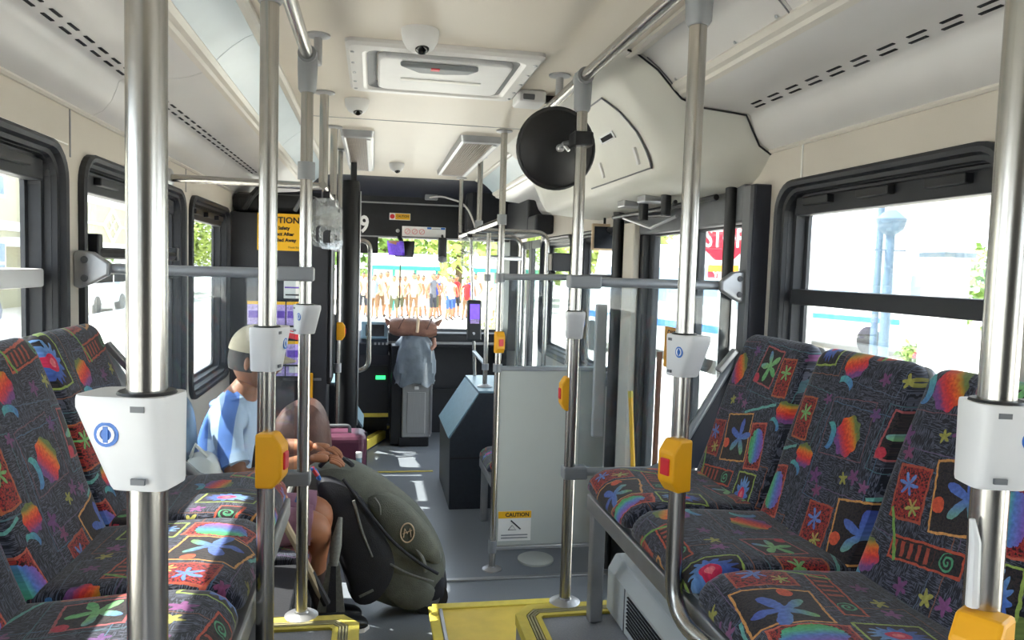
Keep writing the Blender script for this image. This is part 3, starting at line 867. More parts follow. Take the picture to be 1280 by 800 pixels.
pole(*P_R1, DECK, RAILZ, 'steel pole with icon box and stop button beside heater-side seats', tee=True)
pole(*P_R2, .90, RAILZ, 'steel pole bent at its foot into the heater-side seat frame', flange=False, tee=True, bottom_path=[(P_R2[0], P_R2[1], .905), (.487, 1.33, .905)])
pole(*P_R3, DECK, RAILZ, 'steel pole carrying the round black mirror above yellow platform edge', tee=True)
pole(-.462, 3.44, 2.03, CEIL - .001, 'short steel drop pole from ceiling holding the crosswise wall bar', flange=False, top_flange=True)
pole(-.462, 4.27, 2.03, CEIL - .001, 'short steel drop pole from ceiling near the slatted grille', flange=False, top_flange=True)
t = pole(-.462, 5.1, .012, CEIL - .001, 'slim steel pole with small yellow button beside dark driver cabinet', flange=False, top_flange=True, r=.016)
MB().tube([(-.462, 5.1, .97), (-.462, 5.1, 1.03)], .024, 12).build('clamp', MT['alu'], t)
pole(.446, 4.075, 0, CEIL - .001, 'steel pole at grey partition panel with small stop button', top_flange=True, clamps=((1.615, 1.665), (1.12, 1.165), (.10, .17), (1.93, 1.985)), r=.018)
pole(.457, 5.07, 1.955, CEIL - .001, 'short steel drop pole from the ceiling grille to overhead rail', flange=False, top_flange=True, clamps=((1.955, 2.01),), r=.018)
pole(.566, 5.33, .837, 1.955, 'steel pole standing on the dark wheel box', clamps=((1.60, 1.65), (.96, 1.005)), r=.017)
pole(.467, 6.28, 1.93, CEIL - .001, 'short steel drop pole from ceiling near the front header', flange=False, top_flange=True, r=.018)

def rail(name, pts, r, label, rad=.06, mat='steel', ends=(), group=None):
    t = thing(name, pts[0], label, 'rail', group)
    MB().tube(fillet(pts, rad, 7), r, 16).build('tube', MT[mat], t)
    return t
t = rail('grab_rail', [(-.462, -1.8, RAILZ), (-.455, 2.56, RAILZ)], PR, 'overhead steel grab rail above the seats across from heater')
MB().tube([(-.455, 2.545, RAILZ), (-.43, 2.60, RAILZ), (-.43, 2.60, CEIL)], .014, 10).build('hanger', MT['alu'], t)
MB().lathe([(.04, 0), (.04, -.006), (.016, -.012)], (-.43, 2.60, CEIL), seg=16).build('hanger_flange', MT['alu'], t)
t = rail('grab_rail', [(.451, -1.8, RAILZ), (.451, 3.3, RAILZ)], PR, 'overhead steel grab rail above heater-side seats and round mirror')
for y in (1.76, 2.86):
    MB().tube([(.451, y, RAILZ), (.451, y, CEIL)], .015, 10).build('hanger', MT['alu'], t)
    MB().lathe([(.042, 0), (.042, -.006), (.017, -.012)], (.451, y, CEIL), seg=18).build('hanger_flange', MT['alu'], t)
t = rail('grab_rail', [(-1.13, 3.56, 2.045), (-.462, 3.44, 2.025)], .017, 'crosswise steel bar from beige wall to ceiling drop pole')
MB().lathe([(.04, 0), (.04, .008), (.02, .014)], (-1.13, 3.56, 2.045), (1, -.17, 0), 18).build('wall_flange', MT['alu'], t)
rail('grab_rail', [(-.462, 3.42, 2.03), (-.462, 5.12, 2.03)], .016, 'overhead strap rail between drop poles beside the driver cabinet')
rail('grab_rail', [(.446, 4.075, 1.955), (.467, 6.26, 1.955), (.467, 6.28, 2.05)], .017, 'overhead steel rail above the dark wheel box', rad=.05)
rail('grab_rail', [(.457, 5.05, 1.945), (.93, 5.05, 1.945), (.93, 5.05, .84)], .016, 'steel rail bent down behind grey partition above seat', rad=.08)
rail('grab_rail', [(.462, 5.62, 1.93), (.86, 5.62, 1.93), (.86, 5.62, .85)], .016, 'steel rail bent down onto wheel box near front door', rad=.08)
rail('grab_rail', [(-.40, 5.44, 1.86), (-.264, 5.44, 1.86), (-.260, 5.44, .95), (-.40, 5.44, .92)], .016, 'bent steel handrail beside the thick black column', rad=.09)
rail('grab_rail', [(.467, 5.88, 1.96), (.50, 5.88, 1.95), (.51, 5.88, 1.9), (.565, 5.88, .837)], .013, 'slim dark upright carrying the ticket validator', rad=.05)
rail('grab_rail', [(.566, 5.33, 1.77), (.86, 5.62, 1.77)], .016, 'grey crosswise bar above wheel box', mat='railgrey')
t = rail('grab_rail', [(.566, 5.33, 1.0), (.555, 5.88, 1.03)], .015, 'pale grey low bar over wheel box top', mat='railgrey')

# icon boxes
def icon_box(x, y, z, yaw, label, ln=.062):
    t = thing('icon_box', (x, y, z), label, 'box')
    n = 22
    loops = []
    for h, k in ((-.047, .80), (-.043, .86), (0, .93), (.035, 1.0), (.043, 1.0), (.047, .95)):
        lp = []
        L = ln * (.42 + .58 * min(1, (h + .047) / .080))
        for i in range(n):
            a = 2 * math.pi * i / n
            cx, cy = math.cos(a), math.sin(a)
            sgn = lambda v: (1 if v >= 0 else -1)
            px = sgn(cx) * abs(cx) ** .38; py = sgn(cy) * abs(cy) ** .38
            px = px * (L + .031) / 2 + (L - .031) / 2
            lp.append((px * (.94 + .06 * k), py * .033 * k, h))
        loops.append(lp)
    o = MB().loft(loops, True, True, True, True).build('shell', MT['whiteplastic'], t, local=True)
    mb = MB()
    mb.lathe([(.0125, 0), (.0125, .0015)], (.024, -.0305, .010), (0, -1, 0), 20)
    idc = mb.build('icon_disc', MT['blueicon'], t, local=True)
    MB().lathe([(.009, 0), (.009, .0022), (.006, .0022), (.006, 0)], (.024, -.0307, .010), (0, -1, 0), 16, False).build('icon_ring', MT['signwhite'], idc, local=True)
    MB().obox((.024, -.0322, .010), (.005, .002, .016)).build('icon_mark', MT['blueicon'], idc, local=True)
    for zz in (.036, -.036):
        MB().obox((-.008, -.0315, zz), (.014, .003, .006)).build('clip', MT['greypost'], t, local=True)
    MB().lathe([(.029, .0), (.027, .004), (.022, .004)], (0, 0, .046), seg=18).build('collar', MT['black'], t, local=True)
    t.rotation_euler = (0, 0, yaw)
    # keep the round mark on the face that looks to the aisle rear
    return t
icon_box(*P_L1, 1.503, R(180 - 14), 'white icon box on thick steel pole beside printed seats across from heater')
icon_box(*P_L2, 1.500, R(75), 'white icon box above the stop button before the seated man')
icon_box(P_L3[0], P_L3[1], 1.506, R(-60), 'white icon box on pole in front of brochure rack')
icon_box(*P_R1, 1.508, R(-14), 'white icon box on the pole beside heater-side seats')
icon_box(*P_R2, 1.506, R(-75), 'white icon box on the pole bent into seat frame')
icon_box(P_R3[0], P_R3[1], 1.502, R(-100), 'white icon box on the pole below the round mirror')
for t in [o for o in D.objects if o.name.startswith('icon_box')]:
    # the disc sits on the local -y face; turn it to the camera side for boxes that point the other way
    if math.cos(t.rotation_euler.z) < 0:
        for ch in t.children:
            if ch.name.startswith(('icon_', 'clip')):
                ch.rotation_euler = (R(180), 0, 0)
                ch.location = (0, 0, .020 if ch.name.startswith('icon_') else 0)

def stop_button(x, y, z, label, w=.052, d=.05, h=.118, yaw=0.0, side=1):
    t = thing('stop_button', (x, y, z), label, 'button')
    pts = [(-.022, h / 2), (.016, h / 2), (.036, h * .28), (.036, -h * .28), (.016, -h / 2), (-.022, -h / 2)]
    pts = [(side * a * w / .052, b_) for a, b_ in pts]
    hou = MB().prism(pts, 'y', -d / 2, d / 2).build('housing', MT['stopyellow'], t, bevel=.005, local=True)
    bx = side * .0365 * w / .052
    MB().box(*sorted((bx - side * .004, bx + side * .004)), -d * .26, d * .26, -h * .16, h * .16).build('push_pad', MT['red'], hou, bevel=.002, local=True)
    t.rotation_euler = (0, 0, yaw)
    return t
stop_button(P_L2[0] + .008, P_L2[1] - .02, 1.261, 'yellow stop button on pole before the seated man', yaw=R(-12))
stop_button(P_R2[0] - .012, P_R2[1] - .02, 1.261, 'yellow stop button on the pole bent into seat frame', side=-1, yaw=R(22))
stop_button(P_R1[0] - .014, P_R1[1] - .02, 1.262, 'yellow stop button beside heater-side seats with white tag above', side=-1, yaw=R(30))
stop_button(P_R3[0] - .012, P_R3[1] + .012, 1.26, 'yellow stop button behind the mirror pole', side=-1, w=.04)
stop_button(-.450, 5.08, 1.247, 'small yellow button on slim pole by driver cabinet', w=.05)
stop_button(.446, 4.05, 1.287, 'small yellow stop button on the grey partition pole', w=.04, yaw=R(-75))
t = tag(MB().tube([(P_R1[0] - .022, P_R1[1] - .01, 1.325), (P_R1[0] - .026, P_R1[1] - .012, 1.40), (P_R1[0] - .03, P_R1[1] - .01, 1.425)], [.007, .006, .003], 8).build('cord_tag', MT['whiteplastic']), 'white tag wrapped on pole above yellow stop button', 'tag')

# ================================================================== GLASS PANELS
def modesty(side, x_in, label):
    y = 2.52; s = side
    t = thing('modesty_panel', (s * .78, y, DECK), label, 'panel')
    zr = 1.652
    xw = 1.07 if s > 0 else 1.13
    MB().tube([(s * x_in, y, zr), (s * (xw - .03), y, zr)], .017, 14).build('top_rail', MT['railgrey'], t)
    MB().box(*sorted((s * (x_in - .028), s * (x_in + .085))), y - .03, y + .03, zr - .023, zr + .023).build('rail_clamp', MT['greyplastic'], t, bevel=.006)
    MB().box(*sorted((s * (x_in - .025), s * (x_in + .06))), y - .028, y + .028, .96, 1.004).build('rail_clamp', MT['greyplastic'], t, bevel=.006)
    # wall bracket with two bolts
    pr = [(s * (xw - .10), zr + .018), (s * (xw - .055), zr + .05), (s * (xw - .012), zr + .055), (s * xw, zr + .04), (s * xw, zr - .055), (s * (xw - .015), zr - .062), (s * (xw - .055), zr - .045), (s * (xw - .10), zr - .018)]
    wbk = MB().prism(pr, 'y', y - .045, y - .015).build('wall_bracket', MT['alu'], t, bevel=.006)
    for dz in (.026, -.030):
        MB().lathe([(.011, 0), (.009, .006)], (s * (xw - .032), y - .045, zr + dz), (0, -1, 0), 12).build('bolt', MT['greypost'], wbk)
    low = [(s * x_in, y, .982), (s * .775, y, .982), (s * .86, y, 1.06), (s * 1.06, y, 1.40), (s * 1.08, y, 1.40)]
    MB().tube(fillet(low, .04, 5), .015, 12).build('lower_rail', MT['railgrey'], t)
    gl = [(s * (x_in + .03), zr - .012), (s * (x_in + .03), 1.0), (s * .77, 1.0), (s * .85, 1.075), (s * 1.03, 1.38), (s * 1.03, zr - .012)]
    MB().prism(gl, 'y', y - .004, y + .004).build('glass_sheet', MT['panelglass'], t)
    MB().prism([(s * .80, .985), (s * .87, 1.06), (s * 1.075, 1.40), (s * (xw - .002), 1.40), (s * (xw - .002), .985)], 'y', y + .006, y + .014).build('side_panel', MT['darknavy'] if s > 0 else MT['wall'], t)
    MB().obox((s * 1.01, y - .03, 1.385), (.10, .03, .02), (0, s * R(-50), 0)).build('clip', MT['alu'], t, bevel=.004)
    return t
modesty(-1, .455, 'clear glass panel with grey top rail behind the seated man')
modesty(1, .451, 'clear glass panel with grey top rail beside the exit door')
t = thing('handle_bar', (-1.05, 2.62, 1.70), 'black latch bar along window above the glass panel rail', 'handle')
MB().box(-1.125, -1.085, 2.56, 2.60, 1.655, 1.76).build('bracket', MT['black'], t, bevel=.005)
MB().tube([(-1.10, 2.58, 1.70), (-1.06, 2.66, 1.70), (-1.06, 3.36, 1.70)], .018, 8).build('bar', MT['black'], t)
MB().box(-1.125, -1.04, 3.33, 3.37, 1.68, 1.735).build('bracket', MT['black'], t, bevel=.005)
MB().obox((-1.06, 2.98, 1.665), (.05, .16, .06)).build('pivot', MT['greypost'], t, bevel=.01)

# ================================================================== SEATS
def superloop(hw, ht, n=28, e=.34):
    out = []
    for i in range(n):
        a = 2 * math.pi * i / n
        c, s_ = math.cos(a), math.sin(a)
        out.append(((1 if c >= 0 else -1) * abs(c) ** e * hw, (1 if s_ >= 0 else -1) * abs(s_) ** e * ht))
    return out
def set_uv(o, fn):
    me = o.data; uv = me.uv_layers.new(name='UVMap')
    for l in me.loops:
        uv.data[l.index].uv = fn(me.vertices[l.vertex_index].co)
def seat_parts(t):
    B0, B1 = Vector((.235, 0, .035)), Vector((.078, 0, .545))
    ax = (B1 - B0); nrm = Vector((ax.z, 0, -ax.x)).normalized()
    def back(loops_t, hw0, th, off):
        loops = []
        for k in loops_t:
            p = B0 + ax * k + nrm * off
            p += nrm * (.012 * math.sin(k * math.pi) * (1 if off >= 0 else .3)) + nrm * (.02 * max(0, .25 - k) / .25)
            top = max(0, (k - .90) / .10)
            hw = hw0 * (.965 + .035 * math.sin(math.pi * min(1, k + .2))) - .045 * (1 - math.sqrt(max(0, 1 - top ** 2.2)))
            tt = th * (math.sqrt(max(.03, 1 - max(0, (k - .93) / .075) ** 2)))
            loops.append([p + Vector((0, a, 0)) + nrm * b_ for a, b_ in superloop(hw, tt)])
        return loops
    ks = [0, .06, .15, .3, .45, .6, .75, .84, .89, .93, .96, .98, .995, 1.0]
    o = MB().loft(back(ks, .207, .030, .0), True, True, True, True).build('back_cushion', MT['cloth'], t, local=True)
    set_uv(o, lambda c: (c.y, c.z * 1.05))
    o = MB().loft(back(ks, .213, .012, -.030), True, True, True, True).build('back_shell', MT['shell'], t, local=True)
    loops = []
    for x, z, th, hw in ((.19, .045, .030, .200), (.22, .045, .040, .205), (.32, .046, .044, .209), (.44, .052, .046, .211), (.54, .056, .046, .211), (.60, .052, .044, .209), (.63, .044, .036, .204), (.648, .034, .024, .196), (.655, .028, .010, .186)):
        loops.append([(x, a, z + b_ - .012 * max(0, 1 - (a / hw) ** 2) * (1 if b_ > 0 else 0)) for a, b_ in superloop(hw, th, e=.45)])
    o = MB().loft(loops, True, True, True, True).build('seat_cushion', MT['cloth'], t, local=True)
    set_uv(o, lambda c: (c.y + .13, c.x + (0.4 * (.04 - c.z) if c.x > .6 else 0)))
    MB().prism([(.15, -.004), (.15, .06), (.18, .03), (.62, .006), (.62, -.004)], 'y', -.205, .205).build('seat_shell', MT['shell'], t, local=True)
seat0 = None
def seat(x_wall, yc, z, side, label, group):
    """side -1: on the left wall facing +x"""
    global seat0
    loc = (x_wall, yc, z); rz = 0 if side < 0 else math.pi
    if seat0 is None:
        seat0 = thing('passenger_chair', loc, label, 'seat', group, rz)
        seat_parts(seat0)
        return seat0
    return copy_tree(seat0, loc, rz, label, group)
FZ = .945
ordn = ['first', 'second', 'third', 'fourth']
for i, y in enumerate((2.22, 1.785, 1.350, .915)):
    seat(-HW - .018, y, FZ, -1, ordn[i] + ' printed cloth seat from glass panel, on bench across from heater', 'seats on the bench across from heater')
for i, y in enumerate((2.185, 1.750, 1.315, .880)):
    seat(HW, y, FZ, 1, ordn[i] + ' printed cloth seat from exit door, on bench above heater', 'seats on the bench above the heater')
for i, y in enumerate((3.29,)):
    seat(-HW, y, .42, -1, ['printed low-floor seat the man sits on', 'printed low-floor seat behind the man, against the glass panel', 'printed low-floor seat before the man, next to brown bag'][i], 'low-floor seats beside the man')
seat(HW, 4.70, .42, 1, 'printed low-floor seat half hidden behind the grey partition', 'low-floor seat behind partition')
def bench(side, y0, y1, z, label, zf, legs):
    t = thing('bench_frame', (side * .6, (y0 + y1) / 2, zf), label, 'bench frame')
    a = sorted((side * (HW - .645), side * (HW - .585)))
    MB().box(a[0], a[1], y0, y1, z - .062, z - .004).build('front_rail', MT['alu'], t, bevel=.006)
    b_ = sorted((side * (HW - .22), side * (HW - .17)))
    MB().box(b_[0], b_[1], y0, y1, z - .055, z - .004).build('rear_rail', MT['alu'], t)
    for y in legs:
        MB().box(*sorted((side * (HW - .635), side * (HW - .59))), y - .022, y + .022, zf, z - .06).build('leg', MT['alu'], t, bevel=.005)
        MB().box(*sorted((side * (HW - .60), side * (HW - .2))), y - .02, y + .02, z - .055, z - .01).build('cross_member', MT['alu'], t)
    return t
bench(-1, .65, 2.44, FZ, 'silver bench frame under seats across from heater', DECK, (1.95, 1.0))
bench(1, .65, 2.41, FZ, 'silver bench frame over the heater box', DECK, (2.38,))
bench(-1, 3.08, 3.52, .42, 'silver bench frame under the seated man', 0, (3.48,))
bench(1, 4.45, 4.95, .42, 'silver bench frame behind the grey partition', 0, (4.9,))
t = thing('dark_filler_box', (-.8, 2.83, 0), 'low black box added for the under-seat shade behind the seated man', 'box')  # black box added to fill the under-seat shade; carries the bags
MB().box(-1.125, -.50, 2.60, 3.07, 0, .45).build('case', MT['black'], t, bevel=.01)
MB().box(-1.12, -.505, 2.605, 3.065, .45, .475).build('lid', MT['charcoal'], t, bevel=.006)
# charcoal box standing in for shade under the raised bench across from the heater
MBs = MB().box(-1.125, -.72, .66, 2.46, DECK, .86).build('under_seat_shade', MT['charcoal']); tag(MBs, 'dark box standing in for shade under raised seats across from heater', 'box')

# heater under the right bench
t = thing('heater', (.85, 1.6, DECK), 'pale grey heater box with louvres under printed seats', 'heater')
csg = MB().prism([(.585, DECK), (.585, DECK + .15), (.612, DECK + .20), (1.10, DECK + .20), (1.10, DECK)], 'y', .70, 2.46).build('casing', MT['heater'], t, bevel=.008)
MB().box(.583, .589, 2.27, 2.276, DECK + .005, DECK + .15).build('panel_joint', MT['greypost'], t)
for y0 in (1.94, 1.62, 1.28, .94):
    for k in range(9):
        MB().box(.580, .586, y0, y0 + .30, DECK + .035 + k * .0125, DECK + .0395 + k * .0125).build('louvre', MT['slot'], csg)

# ================================================================== ROUND MIRROR
MC = Vector((.395, 2.66, 2.123))
t = thing('round_mirror', MC, 'round black-backed convex mirror clamped to steel pole', 'mirror')
ax = Vector((.06, -1, -.10)).normalized()
MB().lathe([(.140, .0), (.147, .006), (.147, .014), (.141, .019), (.134, .017), (.112, .030), (.08, .042), (.04, .050), (.0, .053)], MC, ax, 44).build('back_shell', MT['black'], t)
MB().lathe([(.139, .004), (.10, -.012), (.05, -.02), (0, -.022)], MC, ax, 40).build('mirror_face', MT['mirror'], t)
MB().tube([MC + ax * .06, MC + Vector((.01, -.09, .005)), (.44, 2.56, 2.135)], .009, 8).build('arm', MT['greypost'], t)
MB().lathe([(.014, 0), (.014, .02), (.009, .026)], MC + ax * .05, ax, 10).build('ball_joint', MT['alu'], t)
MB().tube([MC + Vector((.01, -.085, .002)), MC + Vector((.025, -.10, -.02))], .006, 6).build('wing_nut', MT['alu'], t)
MB().box(.418, .486, 2.485, 2.562, 2.112, 2.160).build('pole_clamp', MT['black'], t, bevel=.006)

# ================================================================== CEILING FITTINGS
t = thing('roof_hatch', (0, 2.94, CEIL), 'white roof hatch with grey recessed rim in cream ceiling', 'hatch')
ly = [(0, 0), (0, -.012), (.012, -.022), (.055, -.024), (.066, -.020), (.085, -.004), (.095, -.002)]
x0, x1, y0, y1 = -.345, .340, 2.59, 3.29
MB().loft([[(a, b_, CEIL + dz) for a, b_ in rrect(x0 + i, x1 - i, y0 + i, y1 - i, .03 + i * .3, 4)] for i, dz in ly], True, smooth=False).build('rim', MT['duct'], t); rim_o = t.children[0]
MB().loft([[(a, b_, CEIL + dz) for a, b_ in rrect(x0 + i, x1 - i, y0 + i, y1 - i, .05, 4)] for i, dz in ((.072, -.016), (.105, -.006), (.105, -.002), (.07, -.002))], True, smooth=False).build('gasket', MT['greypost'], t)
lid_o = MB().prism(rrect(-.235, .245, 2.70, 3.17, .04, 4), 'z', CEIL - .03, CEIL - .004).build('lid', MT['whiteplastic'], t, bevel=.008)
MB().prism([(-.16, 2.72), (.12, 2.72), (.09, 2.775), (0, 2.80), (-.09, 2.80)], 'z', CEIL - .05, CEIL - .03).build('handle_pocket', MT['greyplastic'], lid_o, bevel=.006)
MB().box(-.05, -.02, 2.715, 2.74, CEIL - .054, CEIL - .05).build('red_label', MT['red'], lid_o)
MB().box(-.15, .16, 2.96, 2.99, CEIL - .034, CEIL - .03).build('ridge', MT['trimwhite'], lid_o, bevel=.002)
for sx in (-.322, .317):
    for y in (2.68, 2.82, 2.96, 3.10, 3.22):
        MB().lathe([(.008, 0), (.006, -.004)], (sx, y, CEIL - .023), seg=8).build('screw', MT['alu'], rim_o)

def dome_camera(x, y, r, label):
    t = thing('dome_camera', (x, y, CEIL), label, 'camera')
    shl = MB().lathe([(r, 0), (r, -r * .25), (r * .92, -r * .6), (r * .72, -r * .95), (r * .45, -r * 1.12)], (x, y, CEIL), seg=24).build('shell', MT['whiteplastic'], t)
    MB().ball((x + r * .08, y - r * .28, CEIL - r * .92), r * .42, 14, 8).build('lens', MT['lens'], shl)
    MB().lathe([(r * .46, 0), (r * .40, r * .14)], (x + r * .06, y - r * .22, CEIL - r * .86), (0.1, -.55, -.8), 16).build('lens_ring', MT['greypost'], shl)
    return t
dome_camera(-.105, 2.46, .060, 'white dome camera on ceiling before the roof hatch')
dome_camera(-.325, 3.55, .055, 'white dome camera on ceiling past the roof hatch')
dome_camera(-.085, 5.62, .055, 'small white dome camera between ceiling grilles')
t = thing('ceiling_sensor', (.40, 3.17, CEIL), 'white box sensor on ceiling above the round mirror', 'sensor')
MB().prism(rrect(.34, .46, 3.12, 3.27, .015, 3), 'z', CEIL - .05, CEIL).build('case', MT['whiteplastic'], t, bevel=.008)
MB().obox((.385, 3.122, CEIL - .030), (.05, .012, .024), (R(15), 0, 0)).build('lens', MT['greypost'], t, bevel=.004)
t = thing('cable_clip', (.47, 3.2, CEIL), 'black clip on ceiling beside the white sensor', 'clip')
MB().box(.47, .55, 3.20, 3.235, CEIL - .03, CEIL).build('body', MT['black'], t, bevel=.006)

def grille(x0, x1, y0, y1, label):
    t = thing('ceiling_grille', ((x0 + x1) / 2, (y0 + y1) / 2, CEIL), label, 'grille')
    loops = [[(a, b_, CEIL + dz) for a, b_ in rrect(x0 + i, x1 - i, y0 + i * 2, y1 - i * 2, .02, 3)] for i, dz in ((0, 0), (.006, -.035), (.022, -.04), (.030, -.034), (.030, -.02))]
    MB().loft(loops, True, smooth=False).build('frame', MT['alu'], t)
    MB().box(x0 + .02, x1 - .02, y0 + .05, y1 - .05, CEIL - .026, CEIL - .002).build('backing', MT['greypost'], t)
    n = 12
    me = None
    for k in range(n):
        x = x0 + .035 + (x1 - x0 - .085) * k / (n - 1)
        if me is None:
            o = MB().obox((0, 0, 0), (.006, y1 - y0 - .11, .010)).build('slat', MT['slatbrown'], t, local=True); me = o.data
        else:
            o = D.objects.new('slat', me); COL.objects.link(o); o.parent = t
        o.location = Vector((x, (y0 + y1) / 2, CEIL - .032)) - t.location
    MB().box(x1 - .045, x1 - .02, y0 + .06, y1 - .06, CEIL - .045, CEIL - .03).build('lamp_strip', MT['whiteplastic'], t, bevel=.004)
    return t
grille(-.435, -.245, 4.33, 5.88, 'slatted grey ceiling grille over the driver side of aisle')
grille(.232, .47, 4.28, 5.93, 'slatted grey ceiling grille over the wheel box side of aisle')

# hanging straps of clear plastic
def strap(x, y, z, label, yaw=0.0):
    t = thing('hanging_strap', (x, y, z), label, 'strap')
    MB().box(-.017, .017, -.02, .02, -.04, .022).build('sleeve', MT['black'], t, bevel=.004, local=True)
    MB().prism(rrect(-.060, .060, -.16, -.04, .02, 4), 'y', -.006, .006).build('ad_tab', MT['clear'], t, local=True)
    outer = rrect(-.062, .062, -.265, -.14, .03, 5)
    inner = rrect(-.045, .045, -.245, -.165, .02, 5)
    mb = MB(); mb.loft([[(a, -.009, b_) for a, b_ in outer], [(a, .009, b_) for a, b_ in outer], [(a, .009, b_) for a, b_ in inner], [(a, -.009, b_) for a, b_ in inner]], True, smooth=False, wrap=True)
    mb.build('handle_loop', MT['clear'], t, local=True)
    t.rotation_euler = (0, 0, yaw)
    return t
strap(-.462, 3.62, 2.03, 'clear plastic hanging strap nearest the crosswise wall bar', R(15))
strap(-.462, 4.10, 2.03, 'clear plastic hanging strap between the two drop poles', R(20))
strap(-.462, 4.62, 2.03, 'clear plastic hanging strap before the slim pole', R(70))
strap(.462, 5.6, 1.955, 'clear plastic hanging strap above the wheel box', R(10))

# ================================================================== PARTITIONS, WHEEL BOXES, FRONT
t = thing('partition', (.75, 4.075, 0), 'pale grey partition panel with clear glass above and caution sticker', 'partition')
MB().box(.458, 1.07, 4.065, 4.09, .135, 1.14).build('panel', MT['partition'], t, bevel=.005)
MB().box(.45, 1.085, 4.055, 4.10, 1.128, 1.152).build('middle_rail', MT['railgrey'], t, bevel=.006)
MB().box(.45, 1.075, 4.055, 4.10, .115, .137).build('bottom_rail', MT['alu'], t, bevel=.005)
MB().tube([(.446, 4.075, 1.645), (1.10, 4.075, 1.66)], .017, 12).build('top_rail', MT['railgrey'], t)
MB().box(.468, 1.06, 4.074, 4.080, 1.15, 1.64).build('glass_sheet', MT['panelglass'], t)
MB().box(1.03, 1.075, 4.05, 4.09, 0, .13).build('foot', MT['alu'], t, bevel=.005)
for x in (.60, .90): MB().box(x - .006, x + .006, 4.066, 4.072, 1.15, 1.63).build('glass_edge', MT['alu'], t)
t2 = thing('caution_sticker', (.565, 4.063, .16), 'white and yellow CAUTION sticker low on grey partition', 'sticker')
MB().box(.472, .660, 4.0625, 4.0648, .165, .335).build('sheet', MT['paper'], t2)
MB().box(.472, .660, 4.0615, 4.063, .295, .335).build('header_band', MT['signyellow'], t2)
text_mesh('lettering', 'CAUTION', .030, MT['ink'], t2, (.580, 4.061, .314), FACE_CAM, bold=.0009)
for z in (.199, .183): MB().box(.490, .642, 4.0615, 4.063, z - .004, z + .003).build('print_line', MT['greyplastic'], t2)
mb = MB(); mb.tube([(.545, 4.061, .282), (.60, 4.061, .232)], .004, 6); mb.tube([(.53, 4.061, .228), (.552, 4.061, .255), (.575, 4.061, .228), (.53, 4.061, .228)], .0016, 5)
mb.build('pictogram', MT['ink'], t2)
t = thing('padded_strip', (1.02, 4.03, .75), 'pale grey vertical pad beside partition behind glass panel', 'pad')
MB().box(.985, 1.05, 4.015, 4.05, .76, 1.51).build('pad', MT['whiteplastic'], t, bevel=.008)

def wheelbox(side, y0, y1, label):
    s = side
    t = thing('wheel_box', (s * .7, (y0 + y1) / 2, 0), label, 'wheel box')
    poly = [(s * .308, 0), (s * .302, .505), (s * .505, .815), (s * 1.125, .825), (s * 1.125, 0)]
    MB().prism(poly, 'y', y0, y1).build('housing', MT['wheelbox'], t, bevel=.006)
    MB().prism([(s * .300, .503), (s * .497, .812), (s * .494, .822), (s * .292, .508)], 'y', y0 + .004, y1 - .004).build('sloped_sheen', MT['wheeltop'], t)  # both covers carry the sky's reflection as a lighter colour
    MB().box(*sorted((s * .498, s * 1.12)), y0 + .004, y1 - .004, .822, .836).build('top_cover', MT['wheeltop'], t)
    MB().box(*sorted((s * .309, s * 1.12)), y0 - .003, y0 + .002, .36, .372).build('panel_joint', MT['black'], t)
    return t
wheelbox(1, 5.14, 5.93, 'dark wheel box with sky sheen painted on its sloped top beside the front aisle')
wheelbox(-1, 5.52, 5.98, 'dark wheel box with sloped side behind the brown bag')

# driver cabinet, signs and brochure rack
t = thing('driver_cabinet', (-.83, 5.1, 0), 'tall charcoal cabinet behind the driver with posters', 'cabinet')
MB().box(-1.13, -.525, 5.0, 5.30, 0, 2.0).build('body', MT['charcoal'], t, bevel=.008)
MB().box(-1.13, -.60, 5.05, 5.6, 2.0, 2.13).build('upper_box', MT['black'], t, bevel=.04)
MB().tube([(-1.05, 5.02, 2.02), (-1.0, 5.0, 2.10), (-.94, 5.1, 2.20)], .02, 8).build('cable', MT['black'], t)
MB().tube([(-.74, 5.02, 2.02), (-.70, 5.0, 2.09), (-.68, 5.1, 2.20)], .014, 8).build('cable', MT['greypost'], t)
MB().box(-.53, -.50, 5.02, 5.34, .9, 1.98).build('edge_post', MT['black'], t, bevel=.008)
MB().box(-.507, -.496, 5.0, 5.02, .95, 1.80).build('metal_edge', MT['alu'], t)
MB().box(-.695, -.612, 4.975, 5.0, .80, .98).build('orange_pad', MT['stopyellow'], t, bevel=.006)
MB().box(-.80, -.56, 4.99, 5.0, .93, .945).build('shelf_lip', MT['greypost'], t)
t = thing('column', (-.405, 5.42, .2), 'thick round black column in front of the windscreen', 'column')
MB().lathe([(.064, 0), (.066, .02), (.066, 2.05), (.058, 2.08)], (-.405, 5.42, .19), seg=28).build('shaft', MT['black'], t)
MB().tube([(-.385, 5.42, 2.26), (-.385, 5.42, CEIL)], .022, 12).build('top_tube', MT['black'], t)
MB().lathe([(.05, 0), (.05, -.008), (.025, -.014)], (-.385, 5.42, CEIL), seg=16).build('ceiling_flange', MT['alu'], t)
MB().lathe([(.075, 0), (.075, .19)], (-.405, 5.42, 0.0), seg=20).build('base', MT['black'], t)
MB().tube([(-.335, 5.40, .55), (-.335, 5.40, 2.2)], .006, 6).build('edge_trim', MT['alu'], t)

